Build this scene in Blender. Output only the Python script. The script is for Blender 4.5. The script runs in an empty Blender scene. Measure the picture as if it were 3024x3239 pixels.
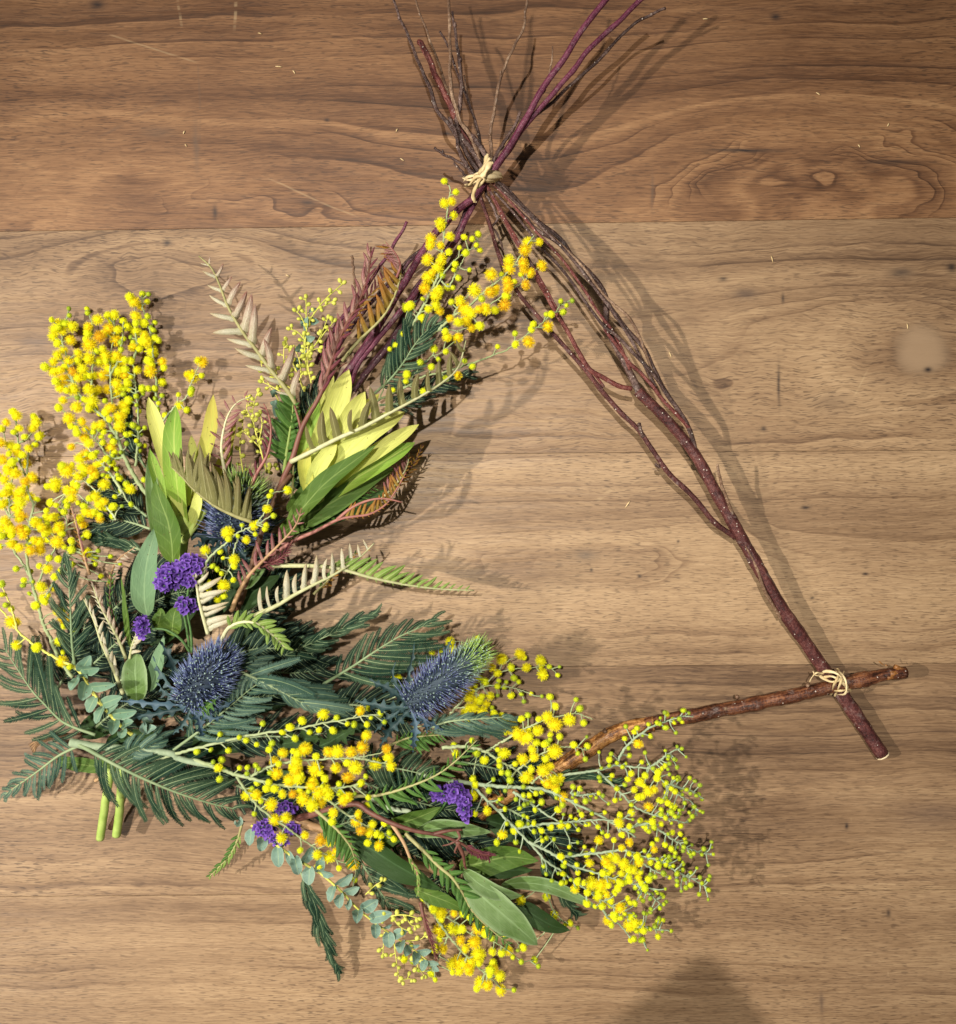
import bpy, math, random
from mathutils import Vector, Matrix, noise as mnoise

# ------------------------------------------------------------------ camera, world, lamps, exposure
H = 0.66                      # camera height above the table (m)
S = 3024 / 0.66               # photograph pixels per metre on the table
sc = bpy.context.scene
COL = sc.collection
cam_d = bpy.data.cameras.new('camera')
cam_d.sensor_fit = 'HORIZONTAL'; cam_d.sensor_width = 36; cam_d.lens = 36
cam_d.clip_start = 0.01; cam_d.clip_end = 50
cam = bpy.data.objects.new('camera', cam_d); COL.objects.link(cam)
cam.location = (0, 0, H)
sc.camera = cam

w = bpy.data.worlds.new('World'); sc.world = w; w.use_nodes = True
bg = w.node_tree.nodes['Background']
bg.inputs[0].default_value = (1.0, 0.96, 0.90, 1); bg.inputs[1].default_value = 0.12

def spot(name, loc, target, power, size, cone, blend, color):
    l = bpy.data.lights.new(name, 'SPOT'); l.energy = power; l.shadow_soft_size = size
    l.spot_size = math.radians(cone); l.spot_blend = blend; l.color = color
    o = bpy.data.objects.new(name, l); COL.objects.link(o); o.location = loc
    o.rotation_euler = (Vector(target) - Vector(loc)).to_track_quat('-Z', 'Y').to_euler()
    return o
spot('ceiling_spot_key', (-1.22, 0.02, 1.36), (-0.08, -0.08, 0), 158, 0.020, 50, 1.0, (1, .955, .87))
spot('ceiling_spot_low', (-1.15, -0.95, 1.25), (-0.10, -0.16, 0), 46, 0.028, 40, 0.9, (1, .955, .87))
spot('ceiling_spot_above', (-0.25, 0.30, 2.20), (-0.02, -0.12, 0), 215, 0.014, 36, 1.0, (1, .96, .87))
sc.view_settings.view_transform = 'Standard'
sc.view_settings.look = 'None'
sc.view_settings.exposure = -0.16
sc.view_settings.gamma = 1.0
sc.view_settings.use_curve_mapping = False
sc.cycles.max_bounces = 6

# ------------------------------------------------------------------ helpers
RND = random.Random(11)
def W(x, y, z):
    """photograph pixel (on the table plane scale) and height in mm -> world point"""
    zz = z * 0.001; k = (H - zz) / H / S
    return Vector(((x - 1512) * k, (1619.5 - y) * k, zz))
CROP = {1: (1100, 0, 1100/1856), 2: (0, 800, 900/1856), 3: (500, 700, 1000/1856), 4: (400, 1500, 1100/1856),
        5: (0, 1600, 900/1491), 6: (600, 2100, 1100/1856), 7: (1200, 1900, 1100/1822), 8: (1500, 900, 1524/1856)}
def T(c, pts, z0=20, z1=None):
    """sketch points of region c -> list of (px, py, z)"""
    ox, oy, k = CROP[c]; z1 = z0 if z1 is None else z1
    n = max(1, len(pts) - 1); out = []
    for i, p in enumerate(pts):
        z = p[2] if len(p) > 2 else z0 + (z1 - z0) * i / n
        out.append((ox + p[0]*k, oy + p[1]*k, z))
    return out
def smooth(pts, per=6):
    """Catmull-Rom through world points"""
    P = [W(*p) if not isinstance(p, Vector) else p for p in pts]
    if len(P) == 2: return [P[0].lerp(P[1], i/per) for i in range(per+1)]
    Q = [P[0]*2 - P[1]] + P + [P[-1]*2 - P[-2]]
    out = []
    for i in range(1, len(Q)-2):
        a, b, c, d = Q[i-1], Q[i], Q[i+1], Q[i+2]
        for j in range(per):
            t = j/per
            out.append(0.5*((2*b) + (c-a)*t + (2*a-5*b+4*c-d)*t*t + (3*b-a-3*c+d)*t**3))
    out.append(P[-1]); return out
def resample(P, n):
    L = [0]
    for i in range(1, len(P)): L.append(L[-1] + (P[i]-P[i-1]).length)
    out = []; j = 0
    for i in range(n):
        s = L[-1]*i/(n-1)
        while j < len(P)-2 and L[j+1] < s: j += 1
        d = L[j+1]-L[j]
        out.append(P[j].lerp(P[j+1], min(1, (s-L[j])/d) if d > 1e-9 else 0))
    return out
def tangents(P):
    return [(P[min(i+1, len(P)-1)] - P[max(i-1, 0)]).normalized() for i in range(len(P))]

class MB:
    def __init__(s): s.v = []; s.f = []; s.uv = []; s.mi = []
    def tube(s, P, R, sides=7, cap=True, mi=0):
        t = tangents(P); n = Vector((0, 0, 1)); base = len(s.v)
        if abs(t[0].z) > .9: n = Vector((1, 0, 0))
        for i, p in enumerate(P):
            n = (n - t[i]*n.dot(t[i]))
            n = n.normalized() if n.length > 1e-6 else t[i].orthogonal().normalized()
            b = t[i].cross(n); r = R[i] if isinstance(R, list) else R
            for k in range(sides):
                a = 2*math.pi*k/sides
                s.v.append(p + (n*math.cos(a) + b*math.sin(a))*r)
        for i in range(len(P)-1):
            for k in range(sides):
                a = base+i*sides+k; b_ = base+i*sides+(k+1) % sides
                s.f.append((a, b_, b_+sides, a+sides)); s.mi.append(mi)
        if cap:
            s.f.append(tuple(base+k for k in range(sides))[::-1]); s.mi.append(mi)
            e = base+(len(P)-1)*sides
            s.f.append(tuple(e+k for k in range(sides))); s.mi.append(mi)
    def mesh(s, name, mats, flat=False):
        me = bpy.data.meshes.new(name); me.from_pydata(s.v, [], s.f)
        for m in (mats if isinstance(mats, (list, tuple)) else [mats]): me.materials.append(m)
        if any(s.mi): me.polygons.foreach_set('material_index', s.mi)
        if not flat: me.polygons.foreach_set('use_smooth', [True]*len(me.polygons))
        if s.uv:
            ul = me.uv_layers.new(name='UVMap')
            ul.data.foreach_set('uv', [c for lp in me.loops for c in s.uv[lp.vertex_index]])
        me.update(); return me

def obj(name, me, parent=None, mat=None):
    o = bpy.data.objects.new(name, me); COL.objects.link(o)
    if mat is not None: o.matrix_basis = mat
    if parent is not None:
        o.parent = parent; o.matrix_parent_inverse = parent.matrix_basis.inverted()
    return o
def thing(name, label, cat, loc, group=None):
    o = bpy.data.objects.new(name, None); COL.objects.link(o)
    o.empty_display_size = .01; o.location = loc
    return tag(o, label, cat, group)
def tag(o, label, cat, group=None):
    o['label'] = label; o['category'] = cat
    if group: o['group'] = group
    return o
def frame(p, x, z, sx=1, sy=1, sz=1):
    x = x.normalized(); y = z.cross(x)
    y = y.normalized() if y.length > 1e-6 else x.orthogonal().normalized()
    z = x.cross(y)
    m = Matrix((x*sx, y*sy, z*sz)).transposed().to_4x4(); m.translation = p
    return m
UP = Vector((0, 0, 1))

# ------------------------------------------------------------------ node building
class E:
    def __init__(s, g, k): s.g = g; s.k = k
    def __add__(s, o): return s.g.m('ADD', s, o)
    __radd__ = __add__
    def __sub__(s, o): return s.g.m('SUBTRACT', s, o)
    def __rsub__(s, o): return s.g.m('SUBTRACT', o, s)
    def __mul__(s, o): return s.g.m('MULTIPLY', s, o)
    __rmul__ = __mul__
    def __truediv__(s, o): return s.g.m('DIVIDE', s, o)
class G:
    def __init__(s, name):
        s.mat = bpy.data.materials.new(name); s.mat.use_nodes = True
        s.nt = s.mat.node_tree; s.n = s.nt.nodes; s.l = s.nt.links
        s.bsdf = s.n['Principled BSDF']; s.out = s.n['Material Output']
    def put(s, sock, v):
        if isinstance(v, E): s.l.new(v.k, sock)
        elif isinstance(v, tuple) and len(v) == 3 and sock.type == 'RGBA': sock.default_value = (*v, 1)
        else: sock.default_value = v
    def m(s, op, a, b=None, c=None):
        n = s.n.new('ShaderNodeMath'); n.operation = op
        for i, v in enumerate((a, b, c)):
            if v is not None: s.put(n.inputs[i], v)
        return E(s, n.outputs[0])
    def mr(s, v, a, b, c=0.0, d=1.0, smooth=True):
        n = s.n.new('ShaderNodeMapRange'); n.interpolation_type = 'SMOOTHSTEP' if smooth else 'LINEAR'
        for i, x in enumerate((v, a, b, c, d)): s.put(n.inputs[i], x)
        return E(s, n.outputs[0])
    def noise(s, vec, scale, detail=2, rough=.5, dist=0, dims='3D', wv=None):
        n = s.n.new('ShaderNodeTexNoise'); n.noise_dimensions = dims
        if vec is not None: s.put(n.inputs['Vector'], vec)
        if wv is not None: s.put(n.inputs['W'], wv)
        n.inputs['Scale'].default_value = scale; n.inputs['Detail'].default_value = detail
        n.inputs['Roughness'].default_value = rough; n.inputs['Distortion'].default_value = dist
        return E(s, n.outputs[0])
    def voro(s, vec, scale, feat='F1'):
        n = s.n.new('ShaderNodeTexVoronoi'); n.feature = feat; s.put(n.inputs['Vector'], vec)
        n.inputs['Scale'].default_value = scale
        return E(s, n.outputs[0])
    def co(s, which='Object'):
        n = s.n.new('ShaderNodeTexCoord'); return E(s, n.outputs[which])
    def sep(s, v):
        n = s.n.new('ShaderNodeSeparateXYZ'); s.put(n.inputs[0], v)
        return [E(s, n.outputs[i]) for i in range(3)]
    def comb(s, x, y, z=0.0):
        n = s.n.new('ShaderNodeCombineXYZ')
        for i, v in enumerate((x, y, z)): s.put(n.inputs[i], v)
        return E(s, n.outputs[0])
    def rand(s):
        n = s.n.new('ShaderNodeObjectInfo'); return E(s, n.outputs['Random'])
    def mix(s, f, a, b, mode='MIX'):
        n = s.n.new('ShaderNodeMix'); n.data_type = 'RGBA'; n.blend_type = mode
        s.put(n.inputs[0], f); s.put(n.inputs[6], a); s.put(n.inputs[7], b)
        return E(s, n.outputs[2])
    def ramp(s, f, stops):
        n = s.n.new('ShaderNodeValToRGB'); el = n.color_ramp.elements
        while len(el) < len(stops): el.new(.5)
        for e, (p, c) in zip(el, stops): e.position = p; e.color = (*c, 1)
        s.put(n.inputs[0], f); return E(s, n.outputs[0])
    def bump(s, h, strength=.3, dist=.001):
        n = s.n.new('ShaderNodeBump'); n.inputs['Strength'].default_value = strength
        n.inputs['Distance'].default_value = dist; s.put(n.inputs['Height'], h)
        s.l.new(n.outputs[0], s.bsdf.inputs['Normal'])
    def done(s, col, rough=.6, spec=.4, trans=0):
        s.put(s.bsdf.inputs['Base Color'], col); s.put(s.bsdf.inputs['Roughness'], rough)
        s.bsdf.inputs['Specular IOR Level'].default_value = spec
        if trans:
            t = s.n.new('ShaderNodeBsdfTranslucent'); s.put(t.inputs[0], col)
            x = s.n.new('ShaderNodeMixShader'); x.inputs[0].default_value = trans
            s.l.new(s.bsdf.outputs[0], x.inputs[1]); s.l.new(t.outputs[0], x.inputs[2])
            s.l.new(x.outputs[0], s.out.inputs[0])
        return s.mat

M = {}
def simple(name, c0, c1, rough=.6, scale=120, spec=.35, trans=0, rnd=.35, bump=0):
    """two-tone material: noise grain plus a little difference from piece to piece"""
    g = G(name); n = g.noise(g.co('Object'), scale, 3, .6)
    f = g.mr(n*(1-rnd) + g.rand()*rnd, .25, .75)
    if bump: g.bump(n, bump, .0006)
    M[name] = g.done(g.mix(f, c0, c1), rough, spec, trans)
def fluff(name, stops, trans=.22):
    g = G(name); f = g.rand()*.8 + g.noise(g.co('Object'), 1.6, 2)*.35
    M[name] = g.done(g.ramp(f, stops), .85, .15, trans)
fluff('mimosa_yellow', [(0, (.82, .82, .014)), (.4, (.92, .85, .014)), (.8, (.95, .80, .012)), (1, (.93, .66, .012))])
fluff('mimosa_orange', [(0, (.95, .80, .010)), (.5, (.94, .70, .012)), (1, (.82, .50, .016))])
fluff('mimosa_mid', [(0, (.88, .85, .012)), (.7, (.82, .84, .014)), (1, (.66, .74, .018))], .12)
fluff('mimosa_bud', [(0, (.80, .78, .012)), (.5, (.66, .70, .016)), (1, (.46, .56, .024))], .10)
fluff('mimosa_green', [(0, (.54, .60, .018)), (.5, (.40, .50, .024)), (1, (.30, .40, .035))], .10)
simple('mimosa_stem', (.24, .29, .13), (.40, .44, .25), .7, 300)
simple('silver_stem', (.22, .28, .17), (.40, .46, .31), .75, 400)
simple('bud_stem', (.42, .42, .06), (.62, .58, .12), .6, 300)
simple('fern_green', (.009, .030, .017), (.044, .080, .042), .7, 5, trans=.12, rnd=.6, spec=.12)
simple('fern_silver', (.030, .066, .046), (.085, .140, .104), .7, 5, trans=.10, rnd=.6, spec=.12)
simple('fern_shade', (.006, .016, .011), (.018, .038, .026), .7, 5, trans=.10, rnd=.6, spec=.12)  # darker copy of the fern green, shade painted into its colour
simple('fern_rib', (.15, .21, .10), (.28, .34, .18), .6, 50)
simple('raffia', (.50, .36, .17), (.78, .62, .36), .65, 260, bump=.3)
simple('cut_stem', (.24, .34, .06), (.48, .56, .16), .5, 90)
simple('wood_cut', (.50, .38, .20), (.66, .54, .34), .8, 300)
simple('crumb', (.52, .36, .17), (.74, .56, .30), .8, 300)
simple('statice_green', (.05, .12, .03), (.10, .19, .06), .6, 200)
simple('red_stem', (.085, .030, .022), (.20, .080, .055), .5, 160, bump=.2)
simple('pink_stem', (.17, .050, .045), (.34, .14, .11), .5, 160)
simple('olive_stem', (.19, .17, .06), (.36, .33, .14), .55, 160)
simple('pale_rib', (.36, .36, .17), (.58, .55, .33), .55, 160)
simple('brown_stem', (.07, .030, .016), (.18, .09, .045), .6, 160, bump=.3)
simple('tan_stem', (.30, .17, .08), (.46, .29, .15), .6, 160, bump=.3)
simple('thistle_core', (.014, .024, .045), (.04, .06, .075), .7, 500)
simple('thistle_floret', (.14, .22, .18), (.28, .38, .32), .7, 500)
simple('thistle_bract', (.010, .030, .032), (.045, .085, .085), .55, 150, trans=.1)
simple('thistle_bract_blue', (.016, .040, .060), (.065, .115, .150), .55, 150, trans=.1)

def bark(name, stops, dots=0, dotscale=260, streak=.5, rough=.42):
    g = G(name); u = g.co('UV'); x, y, z = g.sep(u)
    o = g.co('Object'); n = g.noise(o, 520, 4, .7); n2 = g.noise(o, 70, 3, .6)
    st = g.noise(g.comb(x*16, y*13), 1, 3, .6)
    f = (n-.5)*1.1 + (n2-.5)*.9 + (st-.5)*streak + .5
    col = g.ramp(f, stops)
    gray = g.mr(g.noise(o, 130, 4, .7), .56, .70)
    col = g.mix(gray*.5, col, (.20, .17, .155))
    if dots:
        v = g.voro(o, dotscale)
        d = g.m('LESS_THAN', v, dots)
        col = g.mix(d, col, (.50, .42, .35))
    g.bump(n + st*.8, .7, .0008)
    M[name] = g.done(col, rough, .35)
bark('bark_maroon', [(.2, (.020, .006, .006)), (.5, (.075, .020, .018)), (.8, (.17, .062, .05))], .115, 260, rough=.45)
bark('bark_dark', [(.2, (.018, .010, .008)), (.5, (.060, .030, .024)), (.8, (.21, .135, .11))], .12, 300)
bark('bark_red', [(.2, (.045, .010, .009)), (.5, (.13, .030, .025)), (.8, (.24, .085, .065))], .15, 300)
bark('bark_stick', [(.2, (.018, .006, .003)), (.5, (.085, .026, .012)), (.8, (.22, .085, .035))], .09, 190, streak=1.6, rough=.34)
bark('bark_tan', [(.2, (.07, .035, .02)), (.5, (.17, .095, .055)), (.8, (.42, .28, .18))])
bark('bark_purple', [(.2, (.055, .009, .022)), (.5, (.120, .024, .050)), (.8, (.20, .060, .092))], .05, 300, rough=.38)
bark('bark_purple_dark', [(.2, (.022, .006, .010)), (.5, (.060, .017, .026)), (.8, (.13, .05, .06))], .08, 300)
bark('bark_gold', [(.2, (.06, .020, .006)), (.5, (.25, .10, .026)), (.8, (.54, .27, .085))], streak=2.0, rough=.36)

def leafmat(name, base, mid, tip, edge=None, vein=None, rough=.55, trans=.18, spec=.25, veins=0, dirt=.5):
    """leaf: colour along its length (u), rim (v), midrib and blotches"""
    g = G(name); u, v, _ = g.sep(g.co('UV'))
    n = g.noise(g.co('Object'), 60, 3, .6); r = g.rand()
    f = u + (n-.5)*.35 + (r-.5)*.22
    col = g.ramp(f, [(0, base), (.5, mid), (1, tip)])
    a = g.m('ABSOLUTE', v - .5)*2
    if edge: col = g.mix(g.mr(a + (n-.5)*.3, .72, 1.0)*.8, col, edge)
    if veins:
        wv = g.m('SINE', (u*4 - a*.8)*veins)
        col = g.mix(g.mr(wv, .75, 1)*.25, col, vein or mid)
    if vein: col = g.mix(g.mr(a, .10, .02), col, vein)
    fine = g.noise(g.comb(u*6, v*60), 1, 3)
    col = g.mix(g.mr(fine, .40, .70)*dirt, col, tuple(c*.38 for c in mid))
    blot = g.mr(g.noise(g.co('Object'), 28, 4, .65), .42, .68)
    col = g.mix(blot*.35, col, mid if not edge else edge, 'MIX')
    spk = g.m('LESS_THAN', g.voro(g.co('Object'), 210), .09)
    col = g.mix(spk*.6, col, (.09, .05, .015))
    g.bump(fine + blot*.4, .45, .0008)
    M[name] = g.done(col, rough, spec, trans)
leafmat('leaf_green', (.10, .165, .018), (.072, .140, .018), (.105, .185, .03), None, (.20, .28, .07), veins=9)
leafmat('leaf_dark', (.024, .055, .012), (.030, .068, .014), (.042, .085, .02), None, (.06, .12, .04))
leafmat('leaf_grey', (.16, .26, .12), (.15, .26, .13), (.20, .31, .17), None, (.24, .36, .18), .55, veins=11)
leafmat('leaf_mid', (.125, .21, .045), (.115, .20, .05), (.15, .245, .075), (.30, .40, .20), (.22, .33, .13), .55, veins=9)
leafmat('leuca_pale', (.68, .76, .20), (.72, .75, .20), (.70, .68, .18), None, (.60, .62, .14), .55, .28, veins=13)
leafmat('leuca_green', (.52, .60, .12), (.27, .43, .055), (.20, .36, .05), None, (.50, .58, .14), .52, .25, veins=13)
leafmat('leuca_olive', (.66, .66, .15), (.56, .56, .10), (.54, .46, .09), None, (.48, .50, .08), .55, .25, veins=13)
leafmat('euca', (.15, .25, .18), (.19, .30, .235), (.17, .27, .21), (.30, .40, .30), (.30, .40, .24), .6, .10)
leafmat('euca_green', (.12, .22, .13), (.14, .25, .16), (.16, .27, .19), (.26, .36, .24), (.28, .38, .2), .6, .12)
leafmat('grev_silver', (.50, .47, .29), (.56, .46, .34), (.22, .075, .055), (.26, .11, .075), (.72, .66, .52), .5, .2)
leafmat('grev_cream', (.60, .58, .40), (.66, .62, .46), (.50, .38, .22), (.38, .30, .14), (.74, .70, .54), .5, .2)
leafmat('grev_pink', (.46, .30, .22), (.34, .14, .13), (.18, .045, .055), (.20, .055, .06), (.62, .44, .38), .5, .2)
leafmat('grev_red', (.20, .06, .05), (.16, .035, .05), (.13, .03, .045), (.10, .02, .03), (.30, .12, .11), .5, .2)
leafmat('grev_orange', (.36, .28, .05), (.40, .20, .035), (.36, .12, .03), None, (.48, .32, .10), .5, .3)
leafmat('grev_olive', (.22, .21, .07), (.20, .18, .065), (.17, .12, .05), None, (.40, .38, .18), .5, .2)
leafmat('grev_green', (.10, .20, .035), (.075, .175, .03), (.065, .15, .025), None, (.22, .32, .09), .45, .2)
leafmat('grev_lime', (.30, .38, .10), (.20, .32, .055), (.20, .28, .06), None, (.50, .54, .26), .45, .2)

# ------------------------------------------------------------------ the table: five walnut planks
def wood(name, eyes=(), spots=(), seed=0.0, slope=0.0, k=16.0, dark=0.0, warm=0.0, curl=.0, fig=1.0, wob=.10, scr=()):
    g = G(name); o = g.co('Object'); x, y, _ = g.sep(o)
    X = x*(S/1000) + 1.512; Y = 1.6195 - y*(S/1000)
    n1 = g.noise(g.comb(X*.75, Y*2.4, seed), 1, 2, .5) - .5
    n2 = g.noise(g.comb(X*3.2, Y*7.0, seed+3.1), 1, 2, .55) - .5
    F = Y + X*slope + n1*wob + n2*(.035 + curl*.5)
    for (ex, ey, A, rx, ry) in eyes:
        dx = (X - ex/1000)*(1000/rx); dy = (Y - ey/1000)*(1000/ry)
        r2 = dx*dx + dy*dy + n2*1.5 + n1*.9
        F = F + g.m('EXPONENT', r2*-1.0)*A
    # growth rings: each darkens slowly and ends on a sharp late-wood edge
    band = g.noise(None, k*.5, 2.5, .55, 0, '1D', F + seed*7.7)
    saw = g.m('FRACT', F*(k*1.25) + g.noise(None, 5.0, 2, .5, 0, '1D', F + seed)*2.4 + n2*.25)
    ring = g.mr(saw, .0, .93) * g.mr(saw, 1.0, .955)
    line = g.mr(saw, .80, .94) * g.mr(saw, 1.0, .965)
    fade = g.mr(g.noise(g.comb(X*1.5, Y*4, seed+9), 1, 2), .34, .62)
    # streaks and pores along the grain
    Yg = Y + n1*wob*.7 + n2*.035 + curl*g.noise(g.comb(X*6, Y*5, seed+5), 1, 2.5, .6)
    st1 = g.noise(g.comb(X*2.2, Yg*60, seed), 1, 2, .6)
    st2 = g.noise(g.comb(X*11, Yg*260, seed+1), 1, 2.5, .7)
    pore = g.noise(g.comb(X*32, Yg*330, seed+2), 1, 1, .5)
    patch = g.mr(g.noise(g.comb(X*1.4, Y*2.5, seed+4), 1, 2), .3, .7)
    po = g.mr(pore, .55, .66)*(patch*.5 + .5)
    tone = (band-.5)*.85*fig + (st1-.5)*.14 + (st2-.5)*.70 + .60 - ring*fade*.15*fig - line*fade*.20*fig - dark
    tone = tone + (g.noise(g.comb(X*1.3, Y*1.8, seed+8), 1, 3) - .5)*.46
    col = g.ramp(tone, [(.0, (.042, .025, .014)), (.28, (.114, .068, .037)), (.52, (.216, .138, .076)),
                        (.76, (.330, .225, .128)), (1.0, (.460, .328, .195))])
    if warm: col = g.mix(warm, col, (.42, .175, .05), 'SOFT_LIGHT')
    col = g.mix(po*.66, col, (.042, .022, .013))
    for (sx, sy, rx, ry, a, c) in spots:
        big = rx > 50 and ry > 50
        dx = (X + n2*(.10 if big else .02) - sx/1000)*(1000/rx); dy = (Y + n2*(.08 if big else .02) - sy/1000)*(1000/ry)
        r2 = dx*dx + dy*dy
        d = g.m('EXPONENT', r2*r2*r2*-1.0) if big else g.m('EXPONENT', (r2 + (st2-.5)*.8)*-1.0)
        col = g.mix(g.m('MINIMUM', d*a, 1.0), col, c)
    for (x0, y0, x1, y1, wd, a, c) in scr:         # scratches: thin straight wear lines
        L = math.hypot(x1-x0, y1-y0); ux, uy = (x1-x0)/L, (y1-y0)/L
        px = X - x0/1000; py = Y - y0/1000
        s_ = px*ux + py*uy; d_ = g.m('ABSOLUTE', py*ux - px*uy + n2*.02)
        f = g.mr(d_, wd/1000, wd/3000) * g.mr(s_, 0, .02) * g.mr(s_, L/1000, L/1000-.05) * g.mr(st1, .35, .55)
        col = g.mix(f*(a*.55), col, c)
    return g.done(col, g.mr(st1, .3, .7, .44, .58), .30)
DK = (.022, .014, .012); LT = (.50, .36, .20); GR = (.10, .062, .04)
seams = [(-420, -420), (732, 688), (1446, 1424), (2122, 2098), (2836, 2814), (3660, 3660)]
woods = [
    wood('walnut_orange', eyes=[(2560, 540, .50, 470, 220), (420, 560, .30, 760, 240), (1240, 780, .10, 420, 100), (2300, 40, .03, 100, 60)],
         spots=[(2345, 478, 120, 6, .9, DK), (2830, 515, 90, 8, .7, DK), (2065, 610, 5, 55, .6, GR), (305, 12, 26, 14, .9, DK), (2450, 50, 16, 12, .9, DK),
                (970, 640, 22, 10, .7, DK), (680, 672, 8, 22, .8, DK), (1030, 375, 9, 6, .9, DK), (1410, 421, 13, 6, .9, DK), (620, 460, 9, 70, .6, GR), (500, 420, 50, 18, .5, GR)],
         seed=1.7, k=9, dark=.09, warm=.5, wob=.13, slope=.035, fig=1.0,
         scr=[(560, -40, 575, 110, 6, .55, LT), (750, -40, 740, 110, 7, .6, LT), (340, 110, 640, 200, 4, .45, LT), (840, 560, 1160, 700, 4, .4, LT), (630, 200, 630, 500, 5, .5, GR),
              (300, 440, 560, 300, 7, .5, GR)]),
    wood('walnut_curly', eyes=[(530, 830, .20, 330, 130), (2900, 1105, .42, 260, 150), (2560, 1010, .16, 330, 130), (2100, 1250, -.06, 400, 120), (120, 1200, .08, 300, 140)],
         spots=[(2905, 1105, 90, 86, .5, (.085, .052, .032)), (2905, 1105, 82, 78, .8, (.31, .205, .120)), (2935, 1168, 12, 9, 1, DK), (528, 768, 14, 9, .9, DK), (2850, 862, 36, 16, .9, (.07, .045, .03)), (2360, 930, 40, 15, .8, (.08, .05, .035)),
                (2290, 885, 14, 7, .8, DK), (2462, 1215, 5, 60, .8, DK), (2478, 945, 5, 16, .7, DK), (3010, 845, 16, 14, .9, DK), (120, 1085, 55, 18, .6, (.12, .085, .07)), (2415, 1355, 9, 8, .8, DK), (2630, 1270, 60, 30, .4, GR)],
         seed=4.3, k=7, dark=.01, warm=.16, curl=.042, fig=.8, wob=.20, scr=[(2700, 1260, 2760, 1130, 4, .4, LT), (590, 930, 575, 1120, 4, .4, GR)]),
    wood('walnut_straight', eyes=[(1830, 1760, .30, 560, 115), (2900, 1640, .07, 700, 60), (2250, 1690, .05, 120, 60)],
         spots=[(1850, 1755, 30, 14, .7, (.12, .085, .06)), (2548, 1606, 15, 6, .9, DK), (2740, 1818, 10, 5, .9, DK), (2020, 1820, 7, 5, .9, DK), (1868, 1800, 5, 6, .8, DK), (2145, 1712, 5, 5, .8, DK), (2570, 1892, 7, 5, .8, DK)],
         seed=7.9, k=9, dark=-.07, warm=.14, fig=.6, wob=.07, slope=.02, scr=[(1880, 1590, 1960, 1530, 8, .35, LT)]),
    wood('walnut_grey', eyes=[(2560, 2560, .09, 420, 110), (2980, 2600, .08, 200, 110), (500, 2560, .07, 500, 120)],
         spots=[(2680, 2615, 6, 10, .9, DK), (2380, 2450, 10, 8, .4, GR), (2950, 2580, 110, 40, .4, (.10, .062, .045))],
         seed=12.4, k=9, dark=.04, warm=.14, fig=.75, wob=.13, scr=[(2690, 2575, 2692, 2610, 4, .6, LT)]),
    wood('walnut_pale', eyes=[(700, 3000, .05, 700, 100)],
         spots=[(2600, 3175, 6, 34, .7, GR), (2812, 2890, 7, 12, .8, DK), (2600, 3165, 12, 10, .5, GR)],
         seed=15.1, k=9, dark=-.06, warm=.14, fig=.55, wob=.08, scr=[(2808, 3060, 2812, 3100, 4, .6, LT)]),
]
table = bpy.data.objects.new('table_top', None); COL.objects.link(table)
table['kind'] = 'structure'
for i in range(5):
    (l0, r0), (l1, r1) = seams[i], seams[i+1]
    mb = MB(); x0, x1 = -700, 3724; g_ = .35
    def yy(l, r, x): return l + (r-l)*x/3024
    top = []; N = 12
    c = [W(x0, yy(l0, r0, x0)+g_, 0), W(x1, yy(l0, r0, x1)+g_, 0), W(x1, yy(l1, r1, x1)-g_, 0), W(x0, yy(l1, r1, x0)-g_, 0)]
    e = .00012; cen = sum(c, Vector())/4
    ins = [p + Vector((e if p.x < cen.x else -e, e if p.y < cen.y else -e, 0)) for p in c]
    dz = [0, -.00006, .00003, -.00004, .00002][i]
    for p in ins: mb.v.append(p + Vector((0, 0, dz)))
    for p in c: mb.v.append(p + Vector((0, 0, dz-.00016)))
    for p in c: mb.v.append(p + Vector((0, 0, -.03)))
    mb.f = [(3, 2, 1, 0)]
    for q in range(4):
        r = (q+1) % 4
        mb.f.append((q, r, 4+r, 4+q)); mb.f.append((4+q, 4+r, 8+r, 8+q))
    mb.f.append((8, 9, 10, 11)); mb.mi = [0]*len(mb.f)
    obj('plank', mb.mesh('plank', woods[i], flat=True), table)

# ------------------------------------------------------------------ small shared meshes
def fib(n, j=0):
    out = []
    for i in range(n):
        z = 1 - 2*(i+.5)/n; r = math.sqrt(max(0, 1-z*z)); a = i*2.399963 + j
        out.append(Vector((r*math.cos(a), r*math.sin(a), z)))
    return out
def core(mb, r, rings=6, seg=8):
    b = len(mb.v)
    for i in range(rings+1):
        t = math.pi*i/rings
        for k in range(seg):
            a = 2*math.pi*k/seg
            mb.v.append(Vector((math.sin(t)*math.cos(a), math.sin(t)*math.sin(a), math.cos(t)))*r)
    for i in range(rings):
        for k in range(seg):
            a = b+i*seg+k; c = b+i*seg+(k+1) % seg
            mb.f.append((a, a+seg, c+seg, c)); mb.mi.append(0)
def fluffy(seed, n, mat, r0=.60, lo=.72, hi=1.22, wd=.028):
    """pompom: a core with hundreds of fine stamens"""
    R = random.Random(seed); mb = MB(); core(mb, r0)
    for d in fib(n, seed):
        d = (d + Vector((R.uniform(-.2, .2), R.uniform(-.2, .2), R.uniform(-.2, .2)))).normalized()
        s = d.orthogonal().normalized(); s = s*math.cos(R.random()*6) + d.cross(s)*math.sin(R.random()*6)
        L = R.uniform(lo, hi); b = len(mb.v)
        mb.v += [d*r0*.9 - s*wd*.5, d*r0*.9 + s*wd*.5, d*L*.93 + s*wd*.6, d*L, d*L*.93 - s*wd*.6]
        mb.f += [(b, b+1, b+2, b+4), (b+4, b+2, b+3)]; mb.mi += [0, 0]
    return mb.mesh('pompom', M[mat], flat=True)
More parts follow.
